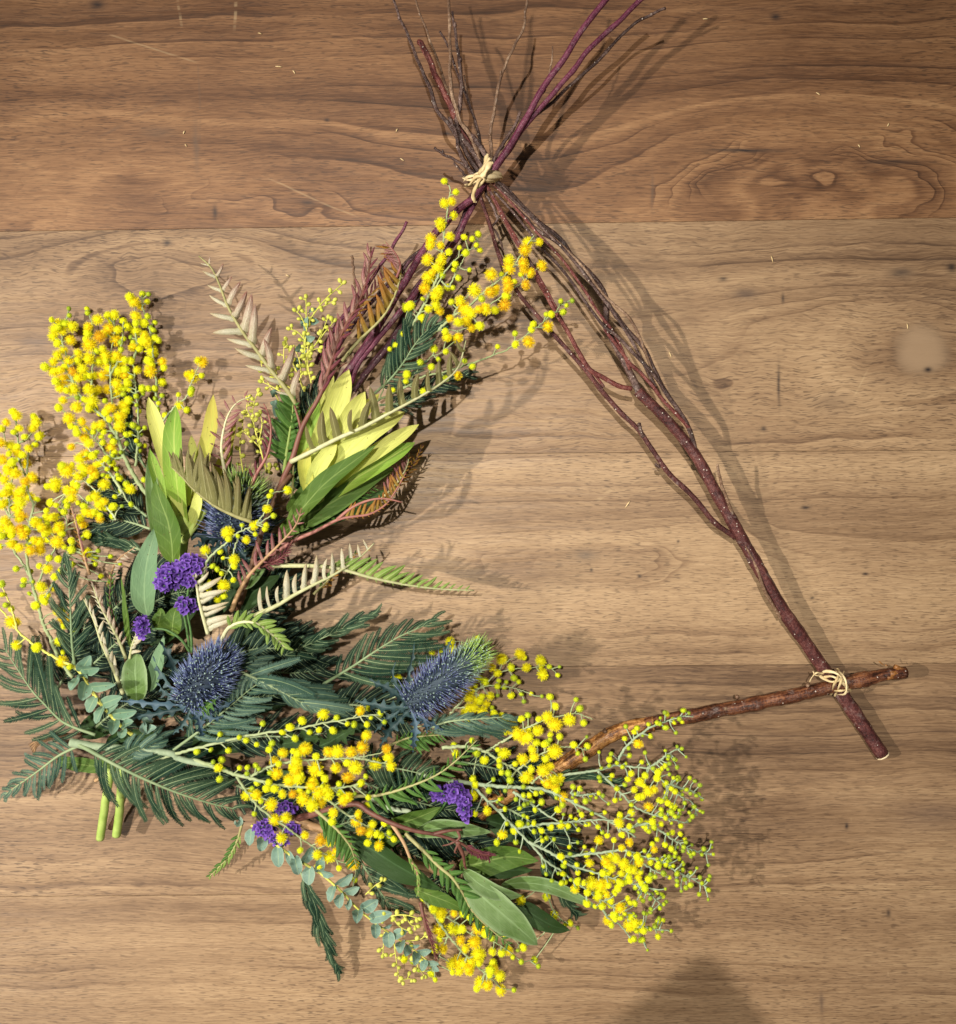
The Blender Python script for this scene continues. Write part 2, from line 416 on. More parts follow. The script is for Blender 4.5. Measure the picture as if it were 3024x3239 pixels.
def bobbly(seed, n, mat, fuzz=0):
    """flower bud: a core studded with round beads"""
    R = random.Random(seed); mb = MB(); core(mb, .78)
    for d in fib(n, seed):
        s = d.orthogonal().normalized(); t = d.cross(s); a = R.uniform(.15, .21); b = len(mb.v); L = R.uniform(.96, 1.06)
        c = d*.80
        for k in range(5):
            q = k*1.2566
            mb.v.append(c + (s*math.cos(q) + t*math.sin(q))*a + d*.06)
        mb.v.append(d*L)
        for k in range(5): mb.f.append((b+k, b+(k+1) % 5, b+5)); mb.mi.append(0)
    for d in fib(fuzz, seed+.5):
        s = d.orthogonal().normalized(); b = len(mb.v); L = R.uniform(.95, 1.28)
        mb.v += [d*.8 - s*.03, d*.8 + s*.03, d*L]; mb.f.append((b, b+1, b+2)); mb.mi.append(0)
    return mb.mesh('bud', M[mat])
BALL = {'F': [fluffy(i, 700, 'mimosa_yellow') for i in range(4)],
        'f': [fluffy(10+i, 600, 'mimosa_yellow', .64, .76, 1.20) for i in range(4)],
        'o': [fluffy(20+i, 650, 'mimosa_orange') for i in range(3)],
        'm': [fluffy(30+i, 480, 'mimosa_mid', .74, .84, 1.10) for i in range(3)],
        'b': [bobbly(40+i, 40, 'mimosa_bud', 140) for i in range(3)],
        'g': [bobbly(50+i, 40, 'mimosa_green') for i in range(2)]}
DIA = {'F': 48, 'f': 41, 'o': 41, 'm': 32, 'b': 25, 'g': 21}

def mimosa(label, stems, balls, crop, stem_mat='mimosa_stem', size=1.0, zj=(-3, 6), r0=5.0, seed=0, dense=.0):
    """stems: list of point lists (px,py,z), first one the main stem; balls: (x, y, kind) in sketch units of region crop"""
    R = random.Random(seed + 77); mb = MB(); paths = []
    for i, st in enumerate(stems):
        P = resample(smooth(st, 8), 14 + 6*len(st)); n = len(P)
        ra = (r0 if i == 0 else r0*.62)/S; rb = ra*.38
        # the tiny zigzag of a living stem
        P = [p + Vector((R.uniform(-1, 1), R.uniform(-1, 1), R.uniform(-1, 1)))*.00035 for p in P]
        mb.tube(P, [ra + (rb-ra)*k/(n-1) for k in range(n)], 6); paths.append(P)
    pts = [(p, i, k) for i, P in enumerate(paths) for k, p in enumerate(P)]
    root = thing('mimosa_sprig', label, 'flower sprig', paths[0][0].copy(), 'mimosa sprigs of the wreath')
    bl = []; more = []
    for item in balls:                                      # fuller clusters: smaller neighbours tucked below
        for rep in range(2):
            if R.random() > dense - rep: continue
            q = list(item); a = R.uniform(0, 6.28); rr = R.uniform(38, 70)
            q[-3] = int(q[-3] + rr*math.cos(a)); q[-2] = int(q[-2] + rr*math.sin(a)); q[-1] = {'F': 'm', 'f': 'm', 'o': 'f', 'm': 'b', 'b': 'g', 'g': 'g'}[q[-1]]
            more.append(tuple(q))
    for item in balls + more:
        if isinstance(item[0], int) and len(item) == 4: c, x, y, kd = item
        else: c = crop; x, y, kd = item
        ox, oy, k = CROP[c]; px, py = ox + x*k, oy + y*k
        # nearest stem point as seen on the table plane
        best = min(pts, key=lambda q: (W(px, py, q[0].z*1000) - q[0]).length_squared)
        z = best[0].z*1000 + R.uniform(*zj)
        c_ = W(px, py, max(z, 4)); d = DIA[kd]*size*.88*R.uniform(.76, 1.18)/S*(H - c_.z)/H/2
        P = paths[best[1]]; a = P[max(0, best[2]-2)]
        dist = (c_ - a).length
        if dist > .0012:
            side = (c_ - a); mid = a + side*.5 + Vector((R.uniform(-1, 1), R.uniform(-1, 1), R.uniform(-.5, 1)))*dist*.10
            mb.tube(smooth([a, mid, c_], 3), [.00052, .00050, .00048, .00045, .00042, .0004, .0004], 5, False)
        bl.append((c_, d, kd))
    obj('stem', mb.mesh('mimosa_stem', M[stem_mat]), root)
    for c_, d, kd in bl:
        me = R.choice(BALL[kd])
        rot = Matrix.Rotation(R.uniform(0, 6.28), 4, Vector((R.uniform(-1, 1), R.uniform(-1, 1), R.uniform(-1, 1))).normalized())
        m = Matrix.Translation(c_) @ rot @ Matrix.Diagonal((d*R.uniform(.84, 1.12), d*R.uniform(.84, 1.12), d, 1))
        obj('flower_bud' if kd in 'bg' else 'flower_ball', me, root, m)
    return root

# ------------------------------------------------------------------ feathery wattle fronds
def pinna_mesh(seed, bend, mat, n=30, lw=.098, closed=.9):
    """one pinna, length 1 along x: a fine rib with two rows of tiny leaflets"""
    R = random.Random(seed); mb = MB(); P = []
    for i in range(n+1):
        u = i/n; P.append(Vector((u*(1-.12*bend*bend*u), bend*u*u*.55, .07*math.sin(u*3) - .10*u*u)))
    t = tangents(P)
    mb.tube(P[::3], [.0085*(1-.6*i/(len(P[::3])-1)) for i in range(len(P[::3]))], 4, False, 1)
    for i in range(1, n+1):
        u = i/n; L = lw*min(1, .45 + 3*u)*(1 if u < .8 else max(.35, 1 - (u-.8)*2.4))
        for s in (-1, 1):
            nrm = Vector((-t[i].y, t[i].x, 0)).normalized()*s
            d = (nrm*.80 + t[i]*.62 + UP*R.uniform(-.05, .30)).normalized()
            e = t[i]*(.5/n*closed); p = P[i]; b = len(mb.v); q = L*R.uniform(.85, 1.1)
            mb.v += [p - e, p + d*q*.5 - e*1.15, p + d*q + t[i]*.006, p + d*q*.5 + e*1.15, p + e]
            mb.f += [(b, b+1, b+2, b+3, b+4)]; mb.mi.append(0)
    return mb.mesh('pinna', [M[mat], M['fern_rib']], flat=True)
PIN = {}
for mt in ('fern_green', 'fern_silver', 'fern_shade'):
    for s in (-1, 1):
        PIN[mt, s] = [pinna_mesh(i*3+s, s*b, mt) for i, b in enumerate((.12, .28, .45))]

def lerp3(t3, u):
    a, b, c = t3
    return a + (b-a)*u*2 if u < .5 else b + (c-b)*(u-.5)*2
def fern(label, pts, L=(120, 150, 60), R_=None, n=16, ang=(65, 40), mat='fern_green', elev=(0, 12), r=4.5, start=.08, seed=0, wid=1.0, tilt=0, name='wattle_frond'):
    """a feathery frond. L / R_: pinna length in px on the left / right of the stalk at base, middle, tip"""
    R = random.Random(seed + 5); R_ = L if R_ is None else R_
    P = resample(smooth(pts, 8), 40); t = tangents(P)
    mb = MB(); mb.tube(P, [(r*(1-.75*i/39))/S for i in range(40)], 6)
    root = thing(name, label, 'leaf', P[0].copy(), 'feathery fronds of the wreath')
    obj('stalk', mb.mesh('frond_stalk', M['fern_rib']), root)
    for k in range(n):
        u = start + (1-start)*(k+.3)/n
        i = min(38, int(u*39)); f = u*39 - i; p = P[i].lerp(P[i+1], max(0, min(1, f)))
        left = UP.cross(t[i]).normalized()
        for s, LL in ((1, L), (-1, R_)):
            ln = lerp3(LL, u)*R.uniform(.80, 1.12)/S
            if ln*S < 8 or R.random() < .05: continue
            a = math.radians(ang[0] + (ang[1]-ang[0])*u + R.uniform(-9, 9)); e = math.radians(R.uniform(*elev))
            d = t[i]*math.cos(a) + left*s*math.sin(a)
            d = d*math.cos(e) + UP*math.sin(e)
            z = (UP + left*(math.tan(math.radians(tilt)) + R.uniform(-.25, .25)) + t[i]*R.uniform(-.15, .15)).normalized()
            obj('pinna', R.choice(PIN[mat, -s]), root, frame(p, d, z, ln, max(ln*.95, .022)*min(wid, 1.25), ln))
    return root

# ------------------------------------------------------------------ leaves
def leaf_mesh(P, wid, roll=0, cup=.25, fold=0, ripple=.07, mat='leaf_green', shape=None, nu=20, nv=6, teeth=0, twist=0, seed=0):
    """blade along the points P; wid = widest half width in metres"""
    R = random.Random(seed); P = resample(P, nu+1); t = tangents(P); mb = MB()
    shape = shape or (lambda u: math.sin(math.pi*min(1, u**.75*.97+.03))**.8)
    for i in range(nu+1):
        u = i/nu; s0 = t[i].cross(UP); s0 = s0.normalized() if s0.length > 1e-5 else Vector((1, 0, 0))
        a = math.radians(roll + twist*u); nrm = s0.cross(t[i])
        s = s0*math.cos(a) + nrm*math.sin(a); nn = s.cross(t[i])
        wv = wid*shape(u)
        if teeth: wv *= .7 + 1.7*max(0, 1 - abs(((u*teeth) % 1) - .55)*3.6)
        for j in range(nv+1):
            v = 2*j/nv - 1
            h = cup*v*v*wv + fold*abs(v)*wv + ripple*wid*math.sin(u*17 + v*2.5 + seed)*abs(v)
            mb.v.append(P[i] + s*v*wv + nn*h); mb.uv.append((u, j/nv))
    for i in range(nu):
        for j in range(nv):
            a = i*(nv+1)+j
            mb.f.append((a, a+1, a+nv+2, a+nv+1)); mb.mi.append(0)
    return mb.mesh('leaf', M[mat])
def leaf(label, pts, wpx, mat='leaf_green', name='broad_leaf', parent=None, part='leaf', **kw):
    P = smooth(pts, 8); k = (H - P[0].z)/H/S
    me = leaf_mesh(P, wpx*k/2, mat=mat, **kw)
    if parent is not None: return obj(part, me, parent)
    o = bpy.data.objects.new(name, me); COL.objects.link(o)
    c = P[0].copy(); me.transform(Matrix.Translation(-c)); o.location = c
    return tag(o, label, 'leaf', 'broad leaves of the wreath')

def lobe_mesh(bend, mat, wd=.10, fold=.5, seed=0):
    """one pointed grevillea lobe, length 1 along x, its edges rolled"""
    n = 9; P = [Vector((u*(1-.1*abs(bend)), bend*u*u*.5, .10*math.sin(u*2.6))) for u in [i/n for i in range(n+1)]]
    mb = MB(); t = tangents(P)
    for i in range(n+1):
        u = i/n; s = Vector((-t[i].y, t[i].x, 0)).normalized()
        wv = wd*.92*(1.35*(1-u)**.8*(.45 + 1.1*u) if u < 1 else .0) + .004
        if u < .12: wv *= 1.5
        for j in range(5):
            v = j/2 - 1
            mb.v.append(P[i] + s*v*wv + UP*(-fold*abs(v)**1.6*wv)); mb.uv.append((u, j/4))
    for i in range(n):
        for j in range(4):
            a = i*5+j; mb.f.append((a, a+1, a+6, a+5)); mb.mi.append(0)
    return mb.mesh('lobe', M[mat])
LOB = {}
def lobes_for(mat, s, wd):
    key = (mat, s, wd)
    if key not in LOB: LOB[key] = [lobe_mesh(s*b, mat, wd*1.3, .6, i) for i, b in enumerate((.05, .28, .55, -.15))]
    return LOB[key]
def grevillea(label, pts, L=(90, 90, 30), R_=(0, 0, 0), n=14, ang=(60, 40), mat='grev_silver', mat2=None, stalk='pale_rib', r=5, elev=(5, 30), wd=.10, start=.15,
              roll=0, seed=0, name='grevillea_frond', extra=()):
    """comb-like frond; left lobes in mat, right ones in mat2; extra = more stalk paths"""
    R = random.Random(seed + 31); P = resample(smooth(pts, 8), 44); t = tangents(P); mat2 = mat2 or mat
    mb = MB(); mb.tube(P, [(r*(1-.8*i/43) + .5)/S for i in range(44)], 7)
    for e_ in extra:
        Q = resample(smooth(e_[0], 6), 16); mb.tube(Q, [(e_[1]*(1-.6*i/15))/S for i in range(16)], 6)
    root = thing(name, label, 'leaf', P[0].copy(), 'grevillea fronds of the wreath')
    obj('stalk', mb.mesh('frond_stalk', M[stalk]), root)
    for k in range(n):
        u = start + (.985-start)*(k+.3)/n
        i = min(42, int(u*43)); f = u*43 - i; p = P[i].lerp(P[i+1], max(0, min(1, f)))
        left = UP.cross(t[i]).normalized()
        for s, LL, mt in ((1, L, mat), (-1, R_, mat2)):
            ln = lerp3(LL, u)*R.uniform(.82, 1.1)/S
            if ln*S < 5: continue
            a = math.radians(ang[0] + (ang[1]-ang[0])*u + R.uniform(-9, 9)); e = math.radians(R.uniform(*elev))
            d = (t[i]*math.cos(a) + left*s*math.sin(a))*math.cos(e) + UP*math.sin(e)
            z = (UP + left*s*math.tan(math.radians(roll)) + t[i]*R.uniform(-.75, .55) + left*R.uniform(-.3, .3)).normalized()
            obj('lobe', R.choice(lobes_for(mt, -s, wd)), root, frame(p, d, z, ln, ln, ln))
    return root

# ------------------------------------------------------------------ twigs
def wood_tube(mb, P, Rpx, seed, knots=5, sides=9, bumpy=.08):
    """bark tube with nodes and small irregularities; also lays a UV along the length"""
    R = random.Random(seed); n = len(P); ks = [R.uniform(.05, .95) for _ in range(knots)]
    rr = []
    for i in range(n):
        u = i/(n-1); r = Rpx[0] + (Rpx[1]-Rpx[0])*u
        for k in ks: r *= 1 + .09*math.exp(-((u-k)*n*.6)**2)
        rr.append(r*(1 + R.uniform(-bumpy, bumpy))/S)
    b = len(mb.v); mb.tube(P, rr, sides)
    for i in range(n):
        for k in range(sides): mb.uv.append((i*.01, k/sides))
    while len(mb.uv) < len(mb.v): mb.uv.append((0, 0))
    return b
def twig(label, paths, mat, name='twig', cat='twig', group=None, seed=0, knots=5, wig=.6, buds=0, bumpy=.08):
    """paths: [(points, r0, r1), ...] radii in px; the first path is the main stem, others are side twigs"""
    R = random.Random(seed + 3); root = None
    for q, (pts, r0, r1) in enumerate(paths):
        P = resample(smooth(pts, 8), 18 + 7*len(pts))
        ph = R.uniform(0, 9)
        P = [p + Vector((mnoise.noise(Vector((i*.16, ph, 0))), mnoise.noise(Vector((i*.16, ph, 5))), mnoise.noise(Vector((i*.16, ph, 9)))))*wig*.002 for i, p in enumerate(P)]
        mb = MB(); wood_tube(mb, P, (r0, r1), seed*7+q, knots, bumpy=bumpy); tt = tangents(P)
        if root is None: root = thing(name, label, cat, P[0].copy(), group)
        mt = mat if isinstance(mat, str) else mat[min(q, len(mat)-1)]
        part = obj('stem' if q == 0 else 'side_twig', mb.mesh('twig', M[mt]), root)
        for k in range(buds):                               # pointed winter buds at the nodes
            i = int((k+.6)/buds*(len(P)-3)) + 1
            d = (tt[i] + Vector((R.uniform(-1, 1), R.uniform(-1, 1), R.uniform(0, .8)))*.7).normalized()
            bb = MB(); a = P[i]; l = R.uniform(11, 17)/S; rw = max(2.6, (r0+r1)*.42)/S
            bb.tube([a, a+d*l*.35, a+d*l*.7, a+d*l], [rw*.8, rw*1.25, rw*.85, rw*.15], 6)
            bb.uv = [(0, 0)]*len(bb.v)
            obj('bud', bb.mesh('bud', M[mt]), part)
    return root

# ------------------------------------------------------------------ the frame: branch, stick, twigs and ties
def cut_face(root, P0, d, rpx):
    mb = MB(); r = rpx/S; mb.tube([P0 - d*.0004, P0 + d*.0003], [r, r*.96], 10)
    obj('cut_end', mb.mesh('cut_end', M['wood_cut']), root)
br = twig('thick maroon branch with pale dots forming the right side of the triangle', [
    (T(8, [(1572, 1812, 9), (1430, 1600, 10), (1345, 1478, 11), (1200, 1270, 16), (1105, 1110, 20), (1015, 950, 23), (935, 810, 26), (850, 655, 28), (740, 520, 30), (630, 410, 31)]), 22.5, 16.0),
    (T(8, [(640, 425, 31), (590, 320, 32), (550, 245, 32.5), (510, 160, 33)]) + T(1, [(1375, 1590, 34), (1310, 1480, 35), (1200, 1370, 36), (1130, 1275, 36.5), (1000, 1170, 37), (900, 1065, 37.5), (820, 985, 38), (740, 930, 38)]), 11.9, 6.0),
    (T(8, [(1005, 975, 23), (930, 920, 25), (840, 815, 27), (740, 715, 29), (640, 570, 31), (560, 490, 32), (460, 370, 34), (420, 318, 34.5), (330, 220, 35), (250, 130, 36), (165, 28, 37)]) + T(1, [(850, 1450, 38), (800, 1340, 38.5), (755, 1190, 39), (705, 1040, 40), (690, 960, 40)]), 8.5, 5.5),
    (T(8, [(605, 402, 31), (560, 392, 33), (500, 360, 34), (440, 322, 36), (400, 255, 38), (360, 180, 39), (310, 100, 40)]) + T(1, [(1027, 1515, 40), (955, 1380, 40), (900, 1290, 40), (850, 1200, 40), (790, 1085, 41), (740, 990, 41)]), 7.6, 4.7),
    (T(8, [(852, 640, 29), (830, 560, 31), (790, 490, 33), (740, 418, 34), (690, 325, 35), (655, 250, 36), (590, 175, 37), (520, 80, 38)]) + T(1, [(1330, 1520, 38), (1250, 1440, 39), (1130, 1305, 40), (990, 1210, 40.5), (920, 1110, 41), (850, 1020, 41), (780, 950, 41)]), 7.6, 5.5),
    (T(8, [(835, 565, 31), (800, 520, 33), (740, 460, 35), (690, 395, 36), (640, 340, 36), (603, 308, 36), (560, 250, 37), (500, 170, 38)]), 6.0, 4.7),
    (T(8, [(740, 420, 34), (690, 345, 37), (640, 292, 38), (560, 208, 39), (500, 160, 39), (440, 85, 40)]) + T(1, [(1190, 1500, 40), (1110, 1400, 40), (1040, 1330, 40), (960, 1225, 41), (880, 1130, 41), (780, 1020, 41)]), 5.5, 3.8),
    (T(8, [(1010, 930, 24), (985, 860, 28), (955, 775, 31), (944, 730, 33), (936, 692, 34)]), 6.0, 3.8),
    (T(8, [(652, 585, 31), (640, 560, 33), (636, 534, 35)]), 6.8, 5.1),
    (T(8, [(715, 705, 29), (698, 692, 31)]), 5.1, 4.2),
    (T(8, [(1180, 1285, 17), (1120, 1180, 22), (1085, 1085, 24), (1045, 1005, 25)]), 6.0, 3.4),
    (T(8, [(600, 330, 34), (545, 200, 37), (480, 110, 39)]) + T(1, [(1270, 1560, 40), (1150, 1390, 41), (1010, 1240, 42), (880, 1090, 42), (770, 975, 42)]), 4.6, 3.6),
    (T(8, [(700, 400, 35), (620, 240, 38), (545, 120, 40)]) + T(1, [(1290, 1500, 41), (1170, 1350, 42), (1040, 1220, 43), (900, 1080, 43), (790, 985, 43)]), 5.0, 4.0),
    (T(8, [(500, 395, 33), (430, 300, 37), (370, 200, 39)]) + T(1, [(1090, 1600, 40), (1000, 1440, 41), (900, 1270, 42), (810, 1110, 42), (745, 990, 42)]), 4.2, 3.4),
    (T(8, [(690, 345, 36), (640, 210, 38), (590, 120, 39)]) + T(1, [(1370, 1580, 40), (1260, 1430, 41), (1120, 1290, 42), (960, 1150, 42), (810, 1000, 42)]), 4.6, 3.8),
], ['bark_maroon', 'bark_dark', 'bark_maroon', 'bark_red', 'bark_dark', 'bark_red', 'bark_dark', 'bark_tan', 'bark_dark', 'bark_dark', 'bark_tan', 'bark_red', 'bark_dark', 'bark_red', 'bark_tan'], name='branch', cat='branch', seed=1, knots=6, wig=.15, bumpy=.06)
cut_face(br, W(*T(8, [(1574, 1815, 9)])[0]), Vector((.5, -.8, -.05)).normalized(), 22)

st = twig('red brown peeling stick lying across the bottom right, tied to the branch', [
    (T(8, [(1660, 1495, 17), (1560, 1507, 18), (1400, 1543, 19), (1200, 1590, 19), (1000, 1630, 18), (800, 1668, 17), (660, 1698, 16)]), 20, 23),
    (T(8, [(690, 1692, 16), (600, 1708, 15), (520, 1738, 15), (420, 1800, 14), (330, 1862, 14), (200, 1925, 13), (60, 2010, 12), (-60, 2090, 12)]), 24, 25),
], ['bark_stick', 'bark_gold'], name='stick', cat='stick', seed=4, knots=7, wig=.3, bumpy=.07)
R = random.Random(8)
for (x, y) in ((1013, 1588), (968, 1635), (1285, 1543), (1205, 1595), (505, 1722), (360, 1875)):   # leaf scars
    mb = MB(); p = W(*T(8, [(x, y, 21)])[0]); d = Vector((R.uniform(-.4, .4), R.uniform(-.2, .4), .8)).normalized()
    mb.tube([p - d*.002, p + d*.0008, p + d*.0016], [.0016, .0014, .0006], 7); mb.uv = [(0, 0)]*len(mb.v)
    obj('leaf_scar', mb.mesh('leaf_scar', M['bark_tan']), st)
for (a, b_, r) in (((1668, 1490), (1620, 1472), 8), ((1675, 1492), (1600, 1500), 10), ((1655, 1508), (1590, 1515), 7), ((1580, 1468), (1560, 1452), 2.2), ((1600, 1470), (1585, 1466), 2.2)):
    mb = MB(); mb.tube(resample(smooth(T(8, [(*b_, 21), (*a, 18)])), 6), [r/S, r/S, r*.9/S, r*.7/S, r*.45/S, .6/S], 6); mb.uv = [(0, 0)]*len(mb.v)
    obj('splinter', mb.mesh('splinter', M['bark_gold']), st)

GT = 'twigs fanning out above the raffia tie'
tw = [
    ('grey brown twig leaning furthest left above the raffia tie', [(T(1, [(720, 950, 40), (640, 830, 42), (560, 690, 45), (478, 590, 48), (440, 480, 50), (370, 320, 54), (322, 190, 57), (280, 100, 59), (245, 0, 61), (235, -60, 62)]), 8, 3.2)], 'bark_dark', 3),
    ('short thick maroon twig with a hooked cut top', [(T(1, [(740, 940, 38), (690, 845, 38), (640, 750, 39), (580, 640, 41), (540, 550, 42), (480, 430, 44), (430, 310, 46), (395, 235, 47), (375, 228, 46)]), 11, 8.5)], 'bark_red', 0),
    ('slim twig behind the hooked maroon twig', [(T(1, [(690, 880, 36), (610, 690, 36), (550, 530, 36), (520, 450, 37), (480, 330, 38), (440, 220, 39), (400, 110, 40), (360, 0, 41), (345, -60, 41)]), 5, 2.6)], 'bark_tan', 3),
    ('pale silvery twig rising straight from the raffia tie', [(T(1, [(730, 930, 42), (665, 745, 45), (600, 645, 48), (578, 580, 49), (550, 470, 51), (545, 350, 53), (545, 200, 56), (541, 90, 58), (540, -60, 60)]), 6.5, 4.2)], 'bark_tan', 3),
    ('dark knotted twig standing beside the pale silvery twig', [(T(1, [(740, 940, 43), (680, 830, 43), (590, 700, 44), (592, 600, 46), (607, 480, 49), (600, 350, 52), (578, 200, 55), (556, 60, 58)]), 9, 3.6)], 'bark_dark', 5),
    ('thin bent twig crossing behind the dark knotted twig', [(T(1, [(730, 900, 38), (692, 690, 38), (650, 560, 38), (612, 460, 39), (570, 350, 40), (535, 240, 41), (490, 168, 41)]), 5, 3.2)], 'bark_dark', 2),
    ('fine brown twig close to the centre of the fan', [(T(1, [(720, 900, 36), (700, 740, 36), (672, 640, 37), (645, 520, 38), (620, 400, 39)]), 4.5, 2.6)], 'bark_tan', 0),
    ('tan curved twig standing alone right of the fan centre', [(T(1, [(765, 930, 40), (768, 820, 42), (763, 700, 44), (780, 590, 47), (808, 450, 50), (832, 370, 52), (880, 258, 55), (940, 150, 58), (948, 70, 60), (962, -50, 62)]), 6, 3)], 'bark_tan', 3),
    ('thin dark twig leaning furthest right under the purple stems', [(T(1, [(790, 900, 36), (880, 740, 36), (970, 640, 37), (1050, 582, 38), (1150, 490, 39), (1262, 390, 40), (1360, 300, 41), (1450, 200, 42), (1540, 120, 43), (1695, 45, 44)]), 6, 4.2)], 'bark_dark', 4),
    ('tiny straw twig poking up beside the purple stems', [(T(1, [(1040, 500, 44), (1062, 450, 46), (1085, 350, 49), (1091, 248, 52)]), 3.4, 2.2)], 'bark_tan', 0),
    ('short grey snag with a broken tip right of the tie', [(T(1, [(770, 900, 42), (790, 835, 43), (840, 750, 45), (895, 665, 48), (922, 595, 50)]), 6.5, 4.4)], 'bark_dark', 1),
    ('straw coloured sliver lying along the purple stems', [(T(1, [(780, 860, 42), (850, 775, 44), (905, 712, 45)]), 4, 2.6)], 'bark_tan', 0),
    ('short twig pointing left just above the tie', [(T(1, [(690, 930, 40), (600, 868, 42), (520, 828, 43), (462, 788, 44)]), 4.6, 3.8)], 'bark_dark', 2),
    ('short broken twig below the left pointing twig', [(T(1, [(640, 950, 40), (600, 905, 41), (565, 868, 42)]), 4, 3)], 'bark_dark', 0),
    ('knotted grey twig hugging the left of the tie', [(T(1, [(690, 960, 43), (620, 860, 45), (590, 780, 46), (570, 690, 47), (540, 625, 48)]), 7, 5)], 'bark_dark', 3),
    ('dark crooked twig entering the tie from the upper left', [(T(1, [(760, 950, 44), (735, 830, 46), (690, 760, 46), (640, 700, 45), (590, 640, 45)]), 9, 6)], 'bark_dark', 2),
]
for i, (lb, ps, mt, bd) in enumerate(tw): twig(lb, ps, mt, group=GT, seed=20+i, knots=5, buds=bd, wig=.35)
GP = 'purple stems running through the tie'
pu = [
    ('upper purple stem crossing the tie from top right to lower left', T(1, [(1400, -30, 58), (1270, 130, 56), (1180, 270, 53), (1060, 450, 50), (960, 620, 47), (880, 755, 45), (800, 880, 43), (690, 1035, 42), (585, 1125, 40), (470, 1240, 38), (350, 1430, 35), (240, 1610, 32), (100, 1840, 30)]) + T(3, [(1100, 900, 26), (1060, 1010, 22)]), 8.5, 12.5, 'bark_purple'),
    ('second purple stem rising to the top edge on the right', T(1, [(1610, -40, 55), (1450, 110, 53), (1310, 240, 51), (1190, 390, 49), (1070, 530, 46), (965, 650, 44), (880, 770, 42), (800, 890, 41), (690, 1060, 38), (630, 1180, 36), (575, 1285, 34), (450, 1440, 33), (330, 1600, 32), (200, 1760, 30)]) + T(3, [(1180, 830, 28), (1140, 950, 22)]), 7.5, 8.5, 'bark_purple'),
    ('thin purple shoot with a pale tip left of the bundle', T(3, [(1462, 0, 44), (1380, 150, 42), (1300, 270, 40), (1200, 420, 36), (1100, 540, 32), (1000, 690, 28), (925, 840, 24)]), 4.5, 7, 'bark_purple'),
    ('dark purple stem along the right of the lower bundle', T(1, [(700, 1000, 36), (640, 1100, 35), (560, 1300, 30), (440, 1490, 26), (340, 1640, 24)]) + T(3, [(1440, 620, 22), (1330, 760, 20), (1200, 920, 18)]), 7, 10, 'bark_purple_dark'),
    ('brown twig lying between the two purple stems', T(1, [(680, 1010, 36), (590, 1130, 32), (430, 1300, 27), (300, 1410, 24)]) + T(3, [(1290, 430, 22), (1180, 560, 21), (1060, 720, 20), (960, 900, 18)]), 5, 6, 'bark_dark'),
    ('slender purple stem deep inside the lower bundle', T(1, [(690, 1020, 35), (600, 1200, 28), (480, 1400, 22), (350, 1560, 19)]) + T(3, [(1380, 680, 17), (1260, 830, 16), (1150, 1000, 15)]), 6, 8, 'bark_purple_dark'),
    ('dark purple side shoot crossing under the pink fronds', T(3, [(1640, 60, 33), (1540, 170, 30), (1400, 330, 27), (1250, 480, 25), (1120, 640, 23), (1050, 760, 21), (990, 900, 19)]), 5, 7, 'bark_purple_dark'),
]
for i, (lb, ps, a, b_, mt) in enumerate(pu): twig(lb, [(ps, a, b_)], mt, group=GP, seed=50+i, knots=3, wig=.4, bumpy=.04, name='purple_stem', cat='stem')
twig('thin tan twig standing left of the pink fronds', [(T(3, [(1160, 400, 30), (1150, 300, 34), (1135, 205, 38)]), 3.4, 4)], 'bark_tan', seed=61, knots=2)
twig('grey thorned twig joining the bundle just below the tie', [(T(1, [(720, 980, 38), (760, 1080, 37), (800, 1160, 36), (770, 1210, 35), (800, 1260, 33), (830, 1330, 30)]), 5, 3), (T(1, [(795, 1165, 36), (835, 1130, 38)]), 3.5, 2)], 'bark_dark', seed=62, knots=4)

def ribbon(mb, pts, w=7, seed=0):
    """flat raffia strand"""
    P = resample(smooth(pts, 8), 22); t = tangents(P); R = random.Random(seed); b = len(mb.v); ph = R.uniform(0, 6)
    for i, p in enumerate(P):
        s = t[i].cross(UP); s = s.normalized() if s.length > 1e-4 else Vector((1, 0, 0)); n_ = s.cross(t[i])
        a = .5*math.sin(i*.35 + ph); s2 = s*math.cos(a) + n_*math.sin(a); nn = s2.cross(t[i])
        ww = w/S*(1 + .25*math.sin(i*.6 + ph))*(1 if 1 < i < 20 else .7)
        for v, h in ((-1, 0), (-.4, .22), (.4, .22), (1, 0), (.4, -.12), (-.4, -.12)): mb.v.append(p + s2*v*ww/2 + nn*h*ww)
    for i in range(21):
        for k in range(6):
            a = b+i*6+k; c = b+i*6+(k+1) % 6; mb.f.append((a, c, c+6, a+6)); mb.mi.append(0)
def tie(label, c, strands, loc):
    root = thing('raffia_tie', label, 'tie', loc, 'raffia ties')
    for i, (pts, wd) in enumerate(strands):
        mb = MB(); ribbon(mb, T(c, pts), wd, i); obj('strand', mb.mesh('strand', M['raffia']), root)
